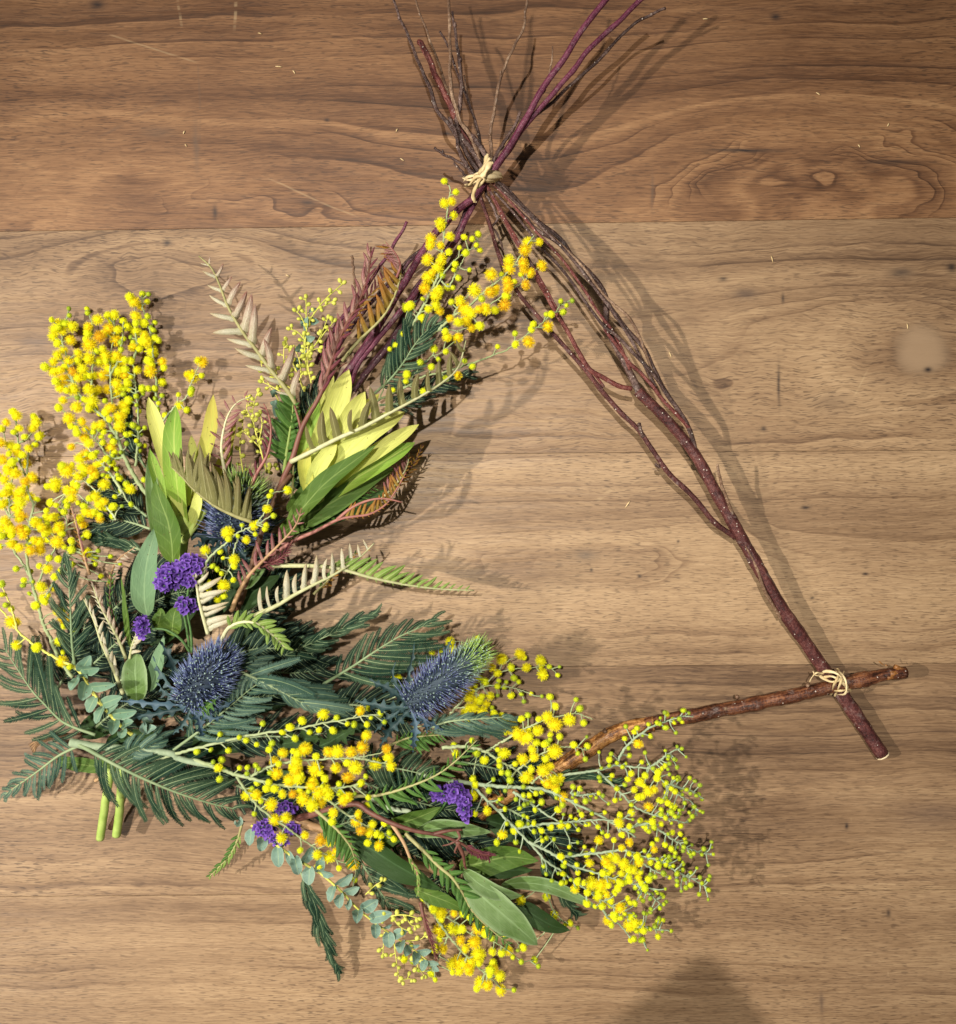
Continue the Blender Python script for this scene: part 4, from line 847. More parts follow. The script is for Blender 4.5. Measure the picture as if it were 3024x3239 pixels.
mimosa('wide mimosa plume of lime buds at the lower right, on silvery stems', [
    T(7, [(200, 905, 40), (330, 935, 42), (480, 958, 44), (640, 975, 46), (800, 980, 48), (900, 1002, 49), (1050, 1075, 51), (1180, 1140, 52), (1280, 1200, 53), (1345, 1240, 53)]),
    T(7, [(860, 950, 48), (980, 912, 50), (1140, 890, 52), (1240, 862, 53), (1300, 870, 54), (1420, 882, 55), (1500, 960, 54), (1570, 1020, 52), (1640, 1060, 50), (1665, 1130, 48)]),
    T(7, [(1240, 862, 53), (1290, 770, 54), (1380, 690, 55), (1450, 650, 55), (1530, 622, 55), (1600, 605, 55), (1645, 612, 55)]),
    T(7, [(1400, 880, 55), (1440, 860, 56), (1500, 812, 57), (1575, 770, 57)]),
    T(7, [(1140, 890, 52), (1200, 945, 53), (1270, 1010, 53), (1330, 1075, 53), (1400, 1110, 53), (1500, 1140, 52), (1620, 1165, 50)]),
    T(7, [(730, 1190, 48), (850, 1172, 51), (1000, 1160, 53), (1150, 1148, 54), (1260, 1148, 55), (1340, 1100, 54)]),
    T(7, [(480, 960, 44), (600, 1080, 45), (680, 1160, 46), (780, 1262, 47), (870, 1360, 47), (960, 1420, 46), (1050, 1490, 44), (1150, 1560, 41), (1250, 1620, 37), (1330, 1700, 31), (1400, 1810, 24)]),
    T(7, [(780, 1262, 47), (900, 1322, 49), (1000, 1385, 50), (1120, 1422, 50), (1250, 1460, 49), (1350, 1490, 47), (1440, 1515, 45)]),
    T(7, [(700, 1000, 47), (860, 1110, 48), (960, 1180, 48), (1010, 1290, 47)]),
    T(7, [(900, 1325, 49), (960, 1340, 50), (1060, 1330, 52), (1170, 1320, 53), (1290, 1308, 54), (1380, 1340, 53), (1480, 1370, 51), (1560, 1420, 48), (1640, 1462, 45), (1725, 1505, 42)]),
    T(7, [(1280, 1200, 53), (1400, 1170, 53), (1500, 1225, 52), (1600, 1290, 49), (1700, 1325, 46), (1755, 1330, 45)]),
    T(7, [(1350, 1490, 47), (1420, 1540, 44), (1480, 1600, 40)]),
    T(7, [(1150, 1560, 41), (1195, 1660, 36), (1260, 1700, 33), (1320, 1770, 30)]),
    T(7, [(1330, 1700, 31), (1440, 1720, 29), (1530, 1730, 27)]),
    T(7, [(1500, 960, 54), (1580, 980, 51), (1640, 1000, 49), (1700, 1040, 47)]),
    T(7, [(1290, 1308, 54), (1400, 1390, 50), (1500, 1440, 47)]),
    T(7, [(1000, 1010, 50), (1060, 1020, 50), (1150, 1005, 50)]),
], [(410,978,'m'),(490,1020,'f'),(565,1100,'F'),(630,1040,'b'),(573,995,'b'),(658,1090,'b'),(645,1225,'f'),(715,1265,'b'),(735,1170,'m'),(820,1010,'b'),(850,1055,'b'),(755,1020,'b'),(785,1020,'b'),(815,1095,'b'),(850,1000,'m'),(960,1030,'f'),(960,1070,'b'),(1015,975,'b'),
    (1050,985,'m'),(1080,1050,'b'),(1030,1050,'b'),(1105,1020,'b'),(1150,1008,'b'),(735,1088,'b'),(775,1135,'b'),(810,1165,'b'),(810,1210,'b'),(850,1205,'m'),(875,1245,'b'),(915,1250,'g'),(950,1175,'f'),(1003,1130,'b'),(1060,1122,'m'),(990,1180,'b'),(1042,1200,'b'),
    (1145,1185,'m'),(1180,1110,'b'),(1255,1165,'f'),(1150,1255,'F'),(995,1290,'b'),(1075,1290,'b'),(950,1340,'m'),(1085,1330,'m'),(1100,1375,'f'),(1040,1425,'m'),(965,1390,'b'),(955,1480,'b'),(960,1430,'m'),(1025,1510,'f'),(1045,1460,'b'),(860,1390,'b'),
    (1505,593,'b'),(1593,575,'b'),(1585,635,'b'),(1545,640,'b'),(1500,665,'b'),(1455,640,'b'),(1410,648,'b'),(1420,710,'b'),(1350,668,'b'),(1355,750,'f'),(1285,722,'b'),(1310,812,'b'),(1205,833,'b'),(1245,850,'g'),(1498,785,'g'),(1560,765,'g'),(1585,775,'g'),(1515,815,'g'),
    (1545,830,'g'),(1375,845,'b'),(1320,905,'m'),(1220,915,'b'),(1205,940,'b'),(1245,985,'b'),(1335,990,'f'),(1365,950,'f'),(1410,1000,'f'),(1440,990,'f'),(1460,900,'m'),(1455,930,'m'),(1480,880,'b'),(1520,910,'g'),(1560,935,'g'),(1500,960,'m'),(1530,985,'b'),(1550,1000,'b'),
    (1235,1045,'b'),(1320,1110,'m'),(1320,1070,'b'),(1410,1080,'f'),(1480,1050,'m'),(1510,1060,'m'),(1540,1080,'m'),(1600,1060,'g'),(1610,990,'g'),(1630,1010,'g'),(1650,1080,'g'),(1690,1040,'g'),(1660,1020,'g'),(1580,1180,'b'),(1625,1150,'g'),(1640,1130,'g'),(1550,1130,'b'),
    (1530,1110,'b'),(1475,1120,'b'),(1440,1130,'b'),(1400,1170,'m'),(1430,1160,'m'),(1475,1170,'m'),(1380,1180,'m'),(1320,1200,'b'),(1370,1150,'b'),(1535,1215,'m'),(1455,1250,'b'),(1600,1255,'b'),(1560,1290,'g'),(1595,1290,'g'),(1630,1330,'g'),(1700,1300,'g'),(1690,1330,'g'),
    (1750,1328,'g'),(1310,1265,'f'),(1270,1295,'f'),(1440,1305,'f'),(1430,1275,'m'),(1350,1340,'m'),(1420,1370,'m'),(1360,1370,'f'),(1460,1390,'m'),(1520,1350,'b'),(1550,1320,'b'),(1530,1300,'b'),(1570,1350,'b'),(1480,1360,'b'),(1500,1380,'b'),(1210,1340,'F'),(1185,1370,'F'),
    (1215,1400,'F'),(1280,1380,'F'),(1265,1430,'f'),(1300,1440,'f'),(1355,1450,'f'),(1310,1470,'m'),(1410,1460,'m'),(1370,1480,'m'),(1390,1505,'m'),(1110,1480,'F'),(1160,1490,'F'),(1190,1480,'f'),(1090,1530,'m'),(1140,1550,'F'),(1190,1540,'f'),(1090,1590,'m'),(1170,1580,'F'),
    (1210,1570,'m'),(1250,1510,'m'),(1260,1610,'f'),(1240,1640,'m'),(1300,1560,'m'),(1280,1600,'m'),(1340,1590,'b'),(1380,1570,'b'),(1420,1560,'g'),(1450,1520,'b'),(1480,1540,'g'),(1400,1530,'b'),(1490,1590,'g'),(1470,1610,'g'),(1330,1640,'b'),(1400,1640,'g'),(1195,1675,'F'),
    (1215,1700,'m'),(1310,1700,'F'),(1340,1690,'f'),(1375,1690,'m'),(1385,1730,'m'),(1315,1780,'m'),(1445,1705,'m'),(1460,1680,'b'),(1460,1760,'b'),(1380,1775,'b'),(1405,1830,'g'),(1530,1730,'g'),(1590,1410,'b'),(1560,1430,'b'),(1630,1425,'b'),(1630,1490,'b'),(1560,1490,'b'),
    (1600,1460,'g'),(1680,1450,'g'),(1690,1480,'g'),(1725,1515,'g'),(1490,1430,'b'),(1520,1450,'b'),(1540,1390,'b'),(1590,1370,'g'),(1240,1350,'f'),(1330,1410,'f'),(1230,1460,'f')], 7, stem_mat='silver_stem', seed=14, dense=1.3, size=.86, zj=(-4, 6), r0=7.5)
mimosa('bright mimosa cluster at the very bottom of the bouquet', [
    T(6, [(1240, 1240, 24), (1300, 1330, 24), (1380, 1450, 23), (1450, 1530, 22), (1540, 1620, 20), (1620, 1690, 17), (1675, 1745, 14)]),
    T(6, [(1330, 1330, 24), (1420, 1380, 24), (1500, 1440, 23), (1600, 1470, 22), (1700, 1530, 20), (1770, 1585, 18), (1840, 1580, 15)]),
    T(6, [(1500, 1440, 23), (1560, 1400, 23), (1690, 1440, 22), (1780, 1515, 20)]),
    T(6, [(1380, 1450, 23), (1350, 1520, 20), (1300, 1640, 16)]),
], [(1340,1330,'f'),(1460,1328,'m'),(1410,1330,'f'),(1495,1355,'m'),(1335,1420,'F'),(1410,1415,'F'),(1355,1520,'F'),(1445,1475,'F'),(1520,1485,'F'),(1470,1520,'f'),(1540,1550,'F'),(1430,1590,'F'),(1490,1630,'F'),(1545,1590,'f'),(1540,1410,'f'),(1575,1440,'m'),
    (1615,1535,'f'),(1625,1630,'f'),(1600,1660,'m'),(1655,1665,'f'),(1550,1700,'F'),(1590,1715,'f'),(1660,1740,'f'),(1700,1530,'f'),(1725,1565,'b'),(1780,1515,'m'),(1770,1590,'b'),(1690,1440,'m'),(1460,1260,'m'),(1255,1250,'m'),(1290,1650,'m'),(1145,1575,'m'),
    (1190,1585,'b'),(1730,1740,'b'),(1840,1580,'b'),(1400,1600,'f'),(1460,1600,'f'),(1500,1590,'f'),(1440,1640,'f'),(1310,1520,'m')], 6, seed=15, dense=.5, zj=(-4, 4), r0=5)
mimosa('few mimosa buds below the long grey green leaf at the lower right', [
    T(7, [(850, 1480, 22), (880, 1540, 20), (905, 1610, 17), (960, 1675, 13), (1045, 1712, 10)]),
], [(875,1550,'m'),(915,1650,'m'),(975,1695,'b'),(1000,1690,'b'),(1040,1715,'g'),(740,1570,'f'),(815,1880,'g'),(755,1815,'b')], 7, seed=16, r0=3.5)

# ------------------------------------------------------------------ feathery wattle fronds
fern('large dark green feathery frond drooping at the bottom left', T(5, [(375, 1235, 50), (450, 1270, 54), (520, 1310, 57), (650, 1380, 58), (800, 1450, 56), (950, 1510, 52), (1110, 1560, 47), (1240, 1590, 42)]),
     L=(75, 175, 60), R_=(120, 160, 60), n=25, ang=(66, 48), r=7, start=.16, seed=1, elev=(-22, -2))
fern('feathery frond spreading towards the lower left corner', T(5, [(440, 1245, 50), (310, 1308, 42), (200, 1390, 34), (100, 1460, 26), (20, 1518, 20)]), L=(90, 105, 35), R_=(85, 90, 30), n=14, ang=(72, 30), mat='fern_silver', seed=2, r=5, start=.12, elev=(-15, 8))
fern('wide feathery frond fanning past the left edge', T(5, [(500, 1200, 46), (400, 1165, 42), (320, 1125, 38), (245, 1050, 33), (170, 970, 28), (95, 860, 23), (20, 740, 18)]), L=(95, 175, 60), R_=(105, 185, 55), n=15, ang=(58, 38), seed=3, r=5, start=.10, elev=(-10, 10))
fern('upright feathery frond beside the purple statice, left side', T(5, [(395, 860, 44), (378, 720, 48), (372, 600, 50), (366, 480, 50), (358, 360, 48), (350, 285, 45)]), L=(85, 90, 30), R_=(85, 88, 30), n=16, ang=(52, 30), seed=4, r=5, start=.12, elev=(-5, 20))
fern('feathery frond under the nearer sea holly pointing up right', T(4, [(240, 1480, 52), (400, 1362, 58), (550, 1240, 63), (650, 1155, 66), (735, 1095, 67)]), L=(60, 85, 40), R_=(110, 120, 55), n=17, ang=(62, 40), mat='fern_silver', seed=5, r=5, start=.18, elev=(-10, 10))
fern('silvery feathery frond right of the nearer sea holly', T(4, [(600, 1050, 66), (700, 1095, 67), (800, 1145, 66), (900, 1200, 63), (1020, 1262, 58)]), L=(150, 175, 110), R_=(40, 50, 30), n=11, ang=(38, 30), mat='fern_silver', seed=6, r=4.5, start=.1, wid=1.5, elev=(-8, 10))
fern('silvery tuft of feathers behind the nearer sea holly', T(4, [(520, 1010, 56), (580, 1000, 58), (640, 1000, 58), (700, 1010, 56)]), L=(70, 90, 60), R_=(60, 80, 60), n=6, ang=(35, 25), mat='fern_silver', seed=61, wid=1.5)
fern('dark feathery frond tip in shade above the dark gap', T(4, [(760, 1010, 22), (900, 940, 26), (1000, 895, 30), (1100, 850, 33), (1200, 800, 35), (1320, 738, 36)]), L=(70, 75, 35), R_=(70, 80, 40), n=15, ang=(40, 22), mat='fern_green', seed=7, wid=1.4, r=4)
fern('feathery frond reaching up right between the sea hollies', T(4, [(1050, 1120, 34), (1200, 1030, 40), (1320, 950, 45), (1450, 870, 48), (1550, 825, 48), (1655, 778, 46)]), L=(75, 90, 45), R_=(170, 200, 45), n=14, ang=(46, 28), seed=8, r=5, start=.1, elev=(-12, 6))
fern('feathery frond under the thin mimosa sprig near the bundle', T(3, [(1265, 1015, 26), (1360, 930, 30), (1440, 830, 34), (1500, 735, 37), (1570, 650, 39), (1660, 590, 40)]), L=(95, 100, 30), R_=(85, 95, 30), n=15, ang=(56, 34), seed=9, r=4.5, start=.1)
fern('upright dark feather leaf left of the thin mimosa sprig', T(3, [(1340, 960, 24), (1400, 800, 30), (1450, 650, 35), (1480, 500, 38)]), L=(60, 62, 20), R_=(55, 60, 20), n=14, ang=(34, 18), seed=10, r=4)
fern('dark frond in shade under the right grevillea comb', T(3, [(1300, 1080, 12), (1450, 1060, 13), (1600, 980, 14), (1750, 920, 14), (1830, 900, 14)]), L=(60, 70, 30), R_=(60, 70, 30), n=14, ang=(50, 35), mat='fern_shade', seed=11)
fern('feathery frond just below the green tipped sea holly', T(7, [(240, 680, 44), (320, 645, 47), (400, 628, 49), (540, 618, 49), (690, 606, 47)]), L=(40, 40, 20), R_=(120, 130, 45), n=16, ang=(48, 26), mat='fern_silver', seed=12, r=4, elev=(-14, 0), start=.02)
fern('narrow folded frond hanging down at the bottom', T(6, [(585, 1090, 32), (640, 1230, 28), (690, 1370, 23), (735, 1500, 17), (785, 1640, 12)]), L=(85, 85, 35), R_=(75, 85, 35), n=20, ang=(26, 12), mat='fern_green', seed=13, r=4, wid=1.25)
fern('feathery frond beside the round grey leaves at the bottom', T(6, [(880, 990, 30), (930, 1080, 33), (1000, 1190, 33), (1060, 1275, 31), (1110, 1335, 28)]), L=(140, 150, 60), R_=(50, 55, 25), n=14, ang=(50, 38), mat='fern_green', seed=14, r=4.5, elev=(-10, 5))
fern('dark frond hidden under the big upper left plume', T(2, [(950, 1400, 10), (890, 1300, 11), (850, 1180, 12), (840, 1050, 12), (870, 900, 12)]), L=(60, 70, 35), R_=(60, 70, 35), n=16, ang=(30, 20), mat='fern_shade', seed=15, wid=1.4)
fern('dark bushy frond in shade beside the pale leaf', T(2, [(980, 1800, 16), (860, 1760, 15), (740, 1740, 14), (620, 1790, 13)]), L=(90, 95, 50), R_=(60, 80, 50), n=15, ang=(60, 40), mat='fern_shade', seed=16, wid=1.2)
fern('dark frond in shade below the middle left plume', T(2, [(960, 1720, 18), (860, 1640, 17), (760, 1560, 15), (640, 1530, 13)]), L=(70, 80, 40), R_=(90, 95, 40), n=15, ang=(58, 35), mat='fern_shade', seed=17)
fern('dark frond lying behind the tall grey green leaf', T(5, [(760, 240, 20), (680, 210, 20), (600, 185, 19), (480, 165, 18)]), L=(50, 55, 25), R_=(45, 50, 25), n=14, ang=(38, 25), mat='fern_green', seed=18, wid=1.3)
fern('drooping feather leaf below the silvery mimosa stems', T(7, [(840, 1330, 30), (880, 1420, 27), (940, 1520, 22), (1040, 1650, 15)]), L=(55, 60, 25), R_=(55, 60, 25), n=15, ang=(24, 14), mat='fern_green', seed=19, wid=1.3)
fern('flat feather leaf along the top silvery mimosa stem', T(7, [(880, 950, 30), (1000, 925, 32), (1100, 920, 33), (1250, 950, 32)]), L=(60, 60, 30), R_=(60, 60, 30), n=12, ang=(24, 14), mat='fern_green', seed=20, wid=1.2)
fern('dark frond in the shade between the statice and the mimosa', T(6, [(900, 560, 42), (1000, 540, 44), (1120, 560, 44), (1300, 600, 42)]), L=(60, 70, 40), R_=(110, 130, 70), n=15, ang=(75, 60), mat='fern_green', seed=21, elev=(-25, -5))
fern('feathery frond crossing beneath the golden mimosa', T(6, [(700, 900, 30), (800, 860, 32), (900, 830, 33), (1010, 800, 33), (1100, 770, 32)]), L=(60, 70, 30), R_=(60, 70, 30), n=14, ang=(60, 40), mat='fern_green', seed=22)
fern('short frond tucked beside the cut green stems', T(5, [(640, 1330, 52), (690, 1290, 56), (760, 1270, 56), (830, 1235, 54)]), L=(70, 80, 50), R_=(50, 60, 40), n=7, ang=(50, 30), mat='fern_silver', seed=23, wid=1.4)
# added fronds, coloured dark to stand in for shade in the bouquet's gaps
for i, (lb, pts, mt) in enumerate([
    ('added dark frond deep under the nearer sea holly', T(4, [(200, 1300, 20), (400, 1240, 24), (600, 1200, 26), (800, 1180, 26)]), 'fern_shade'),
    ('added dark frond deep under the long bud spray', T(4, [(500, 1440, 22), (700, 1400, 26), (900, 1400, 27), (1150, 1370, 26)]), 'fern_shade'),
    ('added dark frond deep behind the nearer sea holly', T(4, [(480, 1000, 22), (650, 940, 24), (800, 930, 24), (1000, 960, 22)]), 'fern_shade'),
    ('added dark frond deep beside the cream grevillea comb', T(4, [(560, 800, 22), (650, 740, 24), (760, 640, 25), (850, 560, 24)]), 'fern_shade'),
    ('added dark frond deep below the right sea holly', T(4, [(1050, 1250, 20), (1200, 1230, 24), (1350, 1260, 26), (1500, 1320, 26)]), 'fern_shade'),
    ('added dark frond deep under the golden mimosa', T(6, [(200, 620, 24), (400, 720, 28), (600, 760, 30), (850, 760, 30)]), 'fern_shade'),
    ('added dark frond deep under the lower statice', T(6, [(900, 620, 24), (1100, 700, 26), (1300, 760, 26), (1500, 800, 24)]), 'fern_shade'),
    ('added dark frond deep under the wide lime plume', T(7, [(620, 1060, 20), (780, 1150, 22), (900, 1250, 22), (1000, 1400, 18)]), 'fern_shade'),
    ('added dark frond deep under the left pale protea', T(4, [(180, 250, 20), (300, 200, 22), (420, 120, 24), (560, 60, 22)]), 'fern_shade'),
    ('added dark frond deep under the small statice heads', T(4, [(40, 760, 18), (120, 700, 20), (240, 640, 22), (380, 620, 24)]), 'fern_shade'),
    ('added dark frond deep near the left stems', T(5, [(500, 1160, 18), (600, 1080, 22), (700, 1020, 24), (820, 1000, 24)]), 'fern_shade'),
    ('added dark frond low down between statice and left ferns', T(5, [(420, 900, 12), (520, 800, 16), (640, 700, 18), (800, 640, 18)]), 'fern_shade'),
    ('added dark frond low down beneath the tall grey leaf', T(5, [(520, 620, 10), (620, 520, 14), (720, 420, 16), (840, 330, 16)]), 'fern_shade'),
    ('added dark frond low down under the upright left frond', T(5, [(300, 960, 12), (380, 820, 15), (430, 680, 16), (460, 560, 14)]), 'fern_shade'),
    ('added dark frond low down left of the nearer sea holly', T(5, [(560, 960, 14), (660, 900, 18), (760, 860, 20), (900, 840, 20)]), 'fern_shade'),
    ('added dark frond low down right of the nearer sea holly', T(4, [(620, 1110, 14), (760, 1060, 18), (900, 1060, 18), (1060, 1040, 14)]), 'fern_shade'),
    ('added dark frond low down across the dark gap', T(4, [(560, 880, 12), (700, 860, 15), (840, 880, 15), (980, 920, 12)]), 'fern_shade'),
    ('added dark frond low down under the long glossy leaf', T(6, [(700, 850, 16), (900, 900, 20), (1100, 980, 22), (1300, 1060, 20)]), 'fern_shade'),
    ('added dark frond low down under the red stem', T(6, [(960, 760, 16), (1150, 850, 20), (1350, 920, 22), (1600, 980, 18)]), 'fern_shade'),
    ('added dark frond low down under the largest leaf', T(6, [(1200, 1160, 14), (1350, 1200, 18), (1500, 1260, 18), (1700, 1330, 14)]), 'fern_shade'),
    ('added dark frond low down below the golden stick', T(7, [(380, 840, 14), (520, 860, 18), (680, 900, 18), (900, 960, 14)]), 'fern_shade'),
    ('added dark frond low down under the right protea', T(3, [(760, 1560, 14), (900, 1440, 18), (1060, 1330, 18), (1240, 1230, 14)]), 'fern_shade'),
    ('added dark frond low down under the red stems', T(3, [(720, 1480, 14), (800, 1300, 18), (880, 1120, 18), (980, 960, 14)]), 'fern_shade'),
    ('added dark frond low down under the centre mimosa sprig', T(4, [(420, 640, 14), (520, 520, 18), (620, 420, 20), (760, 320, 18)]), 'fern_shade'),
    ('added dark frond low down under the big left frond', T(5, [(640, 1200, 14), (800, 1260, 18), (960, 1330, 18), (1160, 1420, 14)]), 'fern_shade'),
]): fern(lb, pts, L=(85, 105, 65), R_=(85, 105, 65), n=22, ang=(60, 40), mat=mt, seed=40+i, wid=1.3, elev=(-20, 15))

# ------------------------------------------------------------------ broad leaves
leaf('tall grey green leaf above the purple statice', T(5, [(770, 575, 52), (755, 470, 58), (765, 330, 62), (790, 210, 62), (828, 100, 58)]), 82, 'leaf_grey', cup=.15, fold=.12, seed=1)
leaf('long green leaf standing left of the purple statice', T(5, [(905, 300, 60), (900, 200, 64), (880, 80, 66)]) + T(2, [(1040, 1600, 66), (1012, 1480, 64)]), 88, 'leaf_green', cup=.15, fold=.2, seed=2, roll=14)
leaf('slim green leaf behind the left pale protea', T(2, [(1010, 1840, 40), (1000, 1640, 42), (985, 1450, 40), (978, 1270, 36)]), 44, 'leaf_mid', cup=.1, fold=.2, roll=-20, seed=3)
leaf('oval green leaf with a pale vein left of the nearer sea holly', T(5, [(715, 1020, 48), (712, 930, 52), (708, 850, 52), (715, 770, 48)]), 82, 'leaf_mid', cup=.15, fold=.1, seed=4, shape=lambda u: math.sin(math.pi*min(1, .06+u*.94))**.55)
leaf('pale pointed leaf tucked behind the nearer sea holly', T(5, [(780, 970, 46), (815, 880, 49), (840, 780, 50), (858, 680, 48)]), 55, 'leaf_grey', cup=.1, fold=.25, roll=20, seed=5)
leaf('green leaf under the small statice heads', T(5, [(900, 680, 50), (905, 620, 53), (915, 560, 53), (935, 520, 50)]), 60, 'leaf_green', cup=.2, seed=6)
leaf('rounded dull leaf left of the small statice head', T(5, [(820, 640, 50), (835, 600, 52), (840, 560, 52), (830, 535, 50)]), 45, 'leaf_green', cup=.2, seed=61)
leaf('dark narrow leaf by the pale comb fronds at left', T(5, [(690, 760, 42), (670, 640, 46), (655, 500, 48), (635, 370, 46)]), 30, 'leaf_green', roll=35, seed=7)
leaf('long glossy leaf in the lower middle under the mimosa', T(6, [(860, 915, 44), (960, 980, 48), (1080, 1060, 50), (1220, 1140, 49), (1345, 1205, 45)]), 88, 'leaf_dark', cup=.25, fold=.15, roll=-12, seed=8)
leaf('largest grey green leaf at the bottom pointing down right', T(6, [(1480, 1160, 50), (1560, 1240, 54), (1680, 1345, 54), (1780, 1430, 50), (1858, 1500, 44)]), 108, 'leaf_mid', cup=.18, fold=.08, seed=9)
leaf('curled green leaf above the largest bottom leaf', T(6, [(1460, 1100, 52), (1540, 1170, 56), (1620, 1215, 56), (1700, 1232, 53), (1775, 1238, 49)]), 52, 'leaf_mid', cup=.3, roll=18, seed=10)
leaf('dappled green leaf beside the lower purple statice', T(6, [(1050, 870, 44), (1130, 850, 48), (1230, 815, 49), (1345, 765, 47)]), 64, 'leaf_green', cup=.25, roll=-14, seed=11)
leaf('narrow green leaf under the lower purple statice', T(6, [(1200, 905, 44), (1320, 880, 48), (1450, 885, 48), (1612, 898, 44)]), 56, 'leaf_mid', cup=.2, roll=22, seed=12)
leaf('broad shaded leaf behind the curled red tips', T(6, [(1440, 1085, 36), (1560, 1060, 40), (1700, 1030, 41), (1862, 1050, 38)]), 90, 'leaf_green', cup=.2, seed=13)
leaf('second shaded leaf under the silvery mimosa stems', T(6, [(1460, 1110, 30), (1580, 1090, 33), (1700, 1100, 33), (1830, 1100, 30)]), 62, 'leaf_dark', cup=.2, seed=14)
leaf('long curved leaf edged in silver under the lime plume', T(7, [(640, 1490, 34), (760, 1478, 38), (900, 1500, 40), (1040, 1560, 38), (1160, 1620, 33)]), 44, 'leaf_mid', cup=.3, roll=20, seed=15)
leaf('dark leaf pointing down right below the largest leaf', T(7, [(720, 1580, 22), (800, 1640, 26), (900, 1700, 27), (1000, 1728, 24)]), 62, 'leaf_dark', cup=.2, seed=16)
leaf('shaded green leaf left of the largest bottom leaf', T(6, [(1200, 1200, 34), (1300, 1240, 37), (1400, 1280, 37), (1470, 1320, 34)]), 50, 'leaf_green', cup=.2, seed=17)
leaf('flat green strip of leaf near the cut stems', T(5, [(600, 1360, 34), (520, 1365, 35), (420, 1355, 35), (300, 1335, 33)]), 46, 'leaf_green', cup=.1, seed=18, shape=lambda u: .55 + .45*math.sin(math.pi*min(1, u*.9+.05)))
leaf('deep green leaf under the right pale protea', T(3, [(700, 1850, 46), (860, 1740, 50), (1040, 1640, 50), (1240, 1520, 46), (1400, 1440, 42)]), 78, 'leaf_green', cup=.2, roll=-10, seed=19)
leaf('long green leaf with a pale edge below the right protea', T(3, [(760, 1790, 58), (860, 1670, 62), (980, 1540, 66), (1120, 1430, 68), (1285, 1312, 66)]), 66, 'leaf_green', cup=.25, fold=.1, roll=14, seed=20)
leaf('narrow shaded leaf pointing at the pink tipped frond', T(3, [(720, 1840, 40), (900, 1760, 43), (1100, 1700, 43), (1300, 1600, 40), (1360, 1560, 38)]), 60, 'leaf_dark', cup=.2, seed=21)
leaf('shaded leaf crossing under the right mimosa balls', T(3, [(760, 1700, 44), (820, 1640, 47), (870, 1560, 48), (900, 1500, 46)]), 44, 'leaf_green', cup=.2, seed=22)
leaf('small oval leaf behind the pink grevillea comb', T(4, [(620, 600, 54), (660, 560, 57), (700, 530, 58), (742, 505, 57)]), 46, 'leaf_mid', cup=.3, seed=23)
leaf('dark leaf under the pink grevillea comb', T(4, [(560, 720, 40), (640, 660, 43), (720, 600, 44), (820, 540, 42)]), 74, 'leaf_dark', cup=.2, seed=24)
leaf('dark leaf beneath the long bud spray', T(6, [(690, 440, 48), (760, 410, 50), (820, 375, 50), (890, 345, 48)]), 44, 'leaf_dark', cup=.15, teeth=4, seed=25)
leaf('spiny dark leaf between spray and golden mimosa', T(6, [(470, 430, 44), (540, 420, 46), (620, 400, 46), (700, 400, 44)]), 44, 'leaf_dark', cup=.15, teeth=4, seed=26)
leaf('shaded grey leaf under the golden mimosa balls', T(6, [(960, 1000, 38), (1010, 970, 41), (1070, 940, 42), (1150, 920, 40)]), 56, 'leaf_green', cup=.2, seed=27)
leaf('green leaf standing behind the left pale protea', T(2, [(1440, 1500, 34), (1460, 1400, 38), (1490, 1300, 40), (1520, 1220, 40)]), 40, 'leuca_green', cup=.2, roll=-15, seed=28)
# added deep filler leaves, their dark colour imitating shade between the stems
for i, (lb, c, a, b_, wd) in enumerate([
    ('added deep dark leaf under the statice heads', 4, (120, 900), (420, 650), 90), ('added deep dark leaf below the centre mimosa', 4, (400, 760), (640, 480), 90),
    ('added deep dark leaf by the dark gap', 4, (560, 940), (860, 820), 80), ('added deep dark leaf under the silvery frond', 4, (600, 1240), (960, 1180), 80),
    ('added deep dark leaf under the bud spray', 4, (300, 1420), (760, 1460), 90), ('added deep dark leaf at the foot of the right sea holly', 4, (1100, 1330), (1480, 1300), 90),
    ('added deep dark leaf under the mimosa at lower centre', 6, (300, 640), (760, 720), 100), ('added deep dark leaf near the lower statice', 6, (1000, 640), (1380, 690), 90),
    ('added deep dark leaf by the red stem', 6, (1000, 800), (1300, 900), 80), ('added deep dark leaf beneath the lime plume', 7, (560, 1150), (880, 1300), 90),
    ('added deep dark leaf under the right protea', 3, (800, 1560), (1150, 1300), 90), ('added deep dark leaf under the left protea', 2, (1150, 1800), (1350, 1450), 90),
    ('added deep dark leaf at the far left of the stems', 5, (420, 1180), (700, 1130), 80), ('added deep dark leaf below the wide left frond', 5, (560, 1250), (900, 1230), 80),
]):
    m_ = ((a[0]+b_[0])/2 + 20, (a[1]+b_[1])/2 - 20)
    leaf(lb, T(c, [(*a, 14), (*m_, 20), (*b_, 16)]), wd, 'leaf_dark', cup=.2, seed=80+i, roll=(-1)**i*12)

# ------------------------------------------------------------------ grevillea fronds
grevillea('tall silver frond with red tipped lobes reaching to the upper left', T(3, [(835, 1190, 44), (800, 1060, 47), (740, 970, 49), (660, 870, 50), (580, 760, 50), (490, 640, 48), (410, 500, 46), (360, 370, 43), (310, 270, 40), (240, 205, 38)]),
          L=(40, 95, 18), R_=(110, 115, 18), n=11, ang=(50, 60), mat='grev_cream', mat2='grev_silver', stalk='olive_stem', r=8, seed=1, elev=(5, 25), wd=.11, start=.12)
grevillea('long cream comb frond sweeping over the right pale protea', T(3, [(780, 1412, 60), (900, 1352, 66), (1060, 1272, 71), (1200, 1210, 74), (1350, 1130, 74), (1500, 1050, 72), (1650, 960, 68), (1760, 860, 63), (1808, 700, 58)]),
          L=(88, 105, 40), n=14, ang=(78, 58), mat='grev_olive', stalk='pale_rib', r=7, seed=2, elev=(10, 35), wd=.125, start=.10, roll=20)
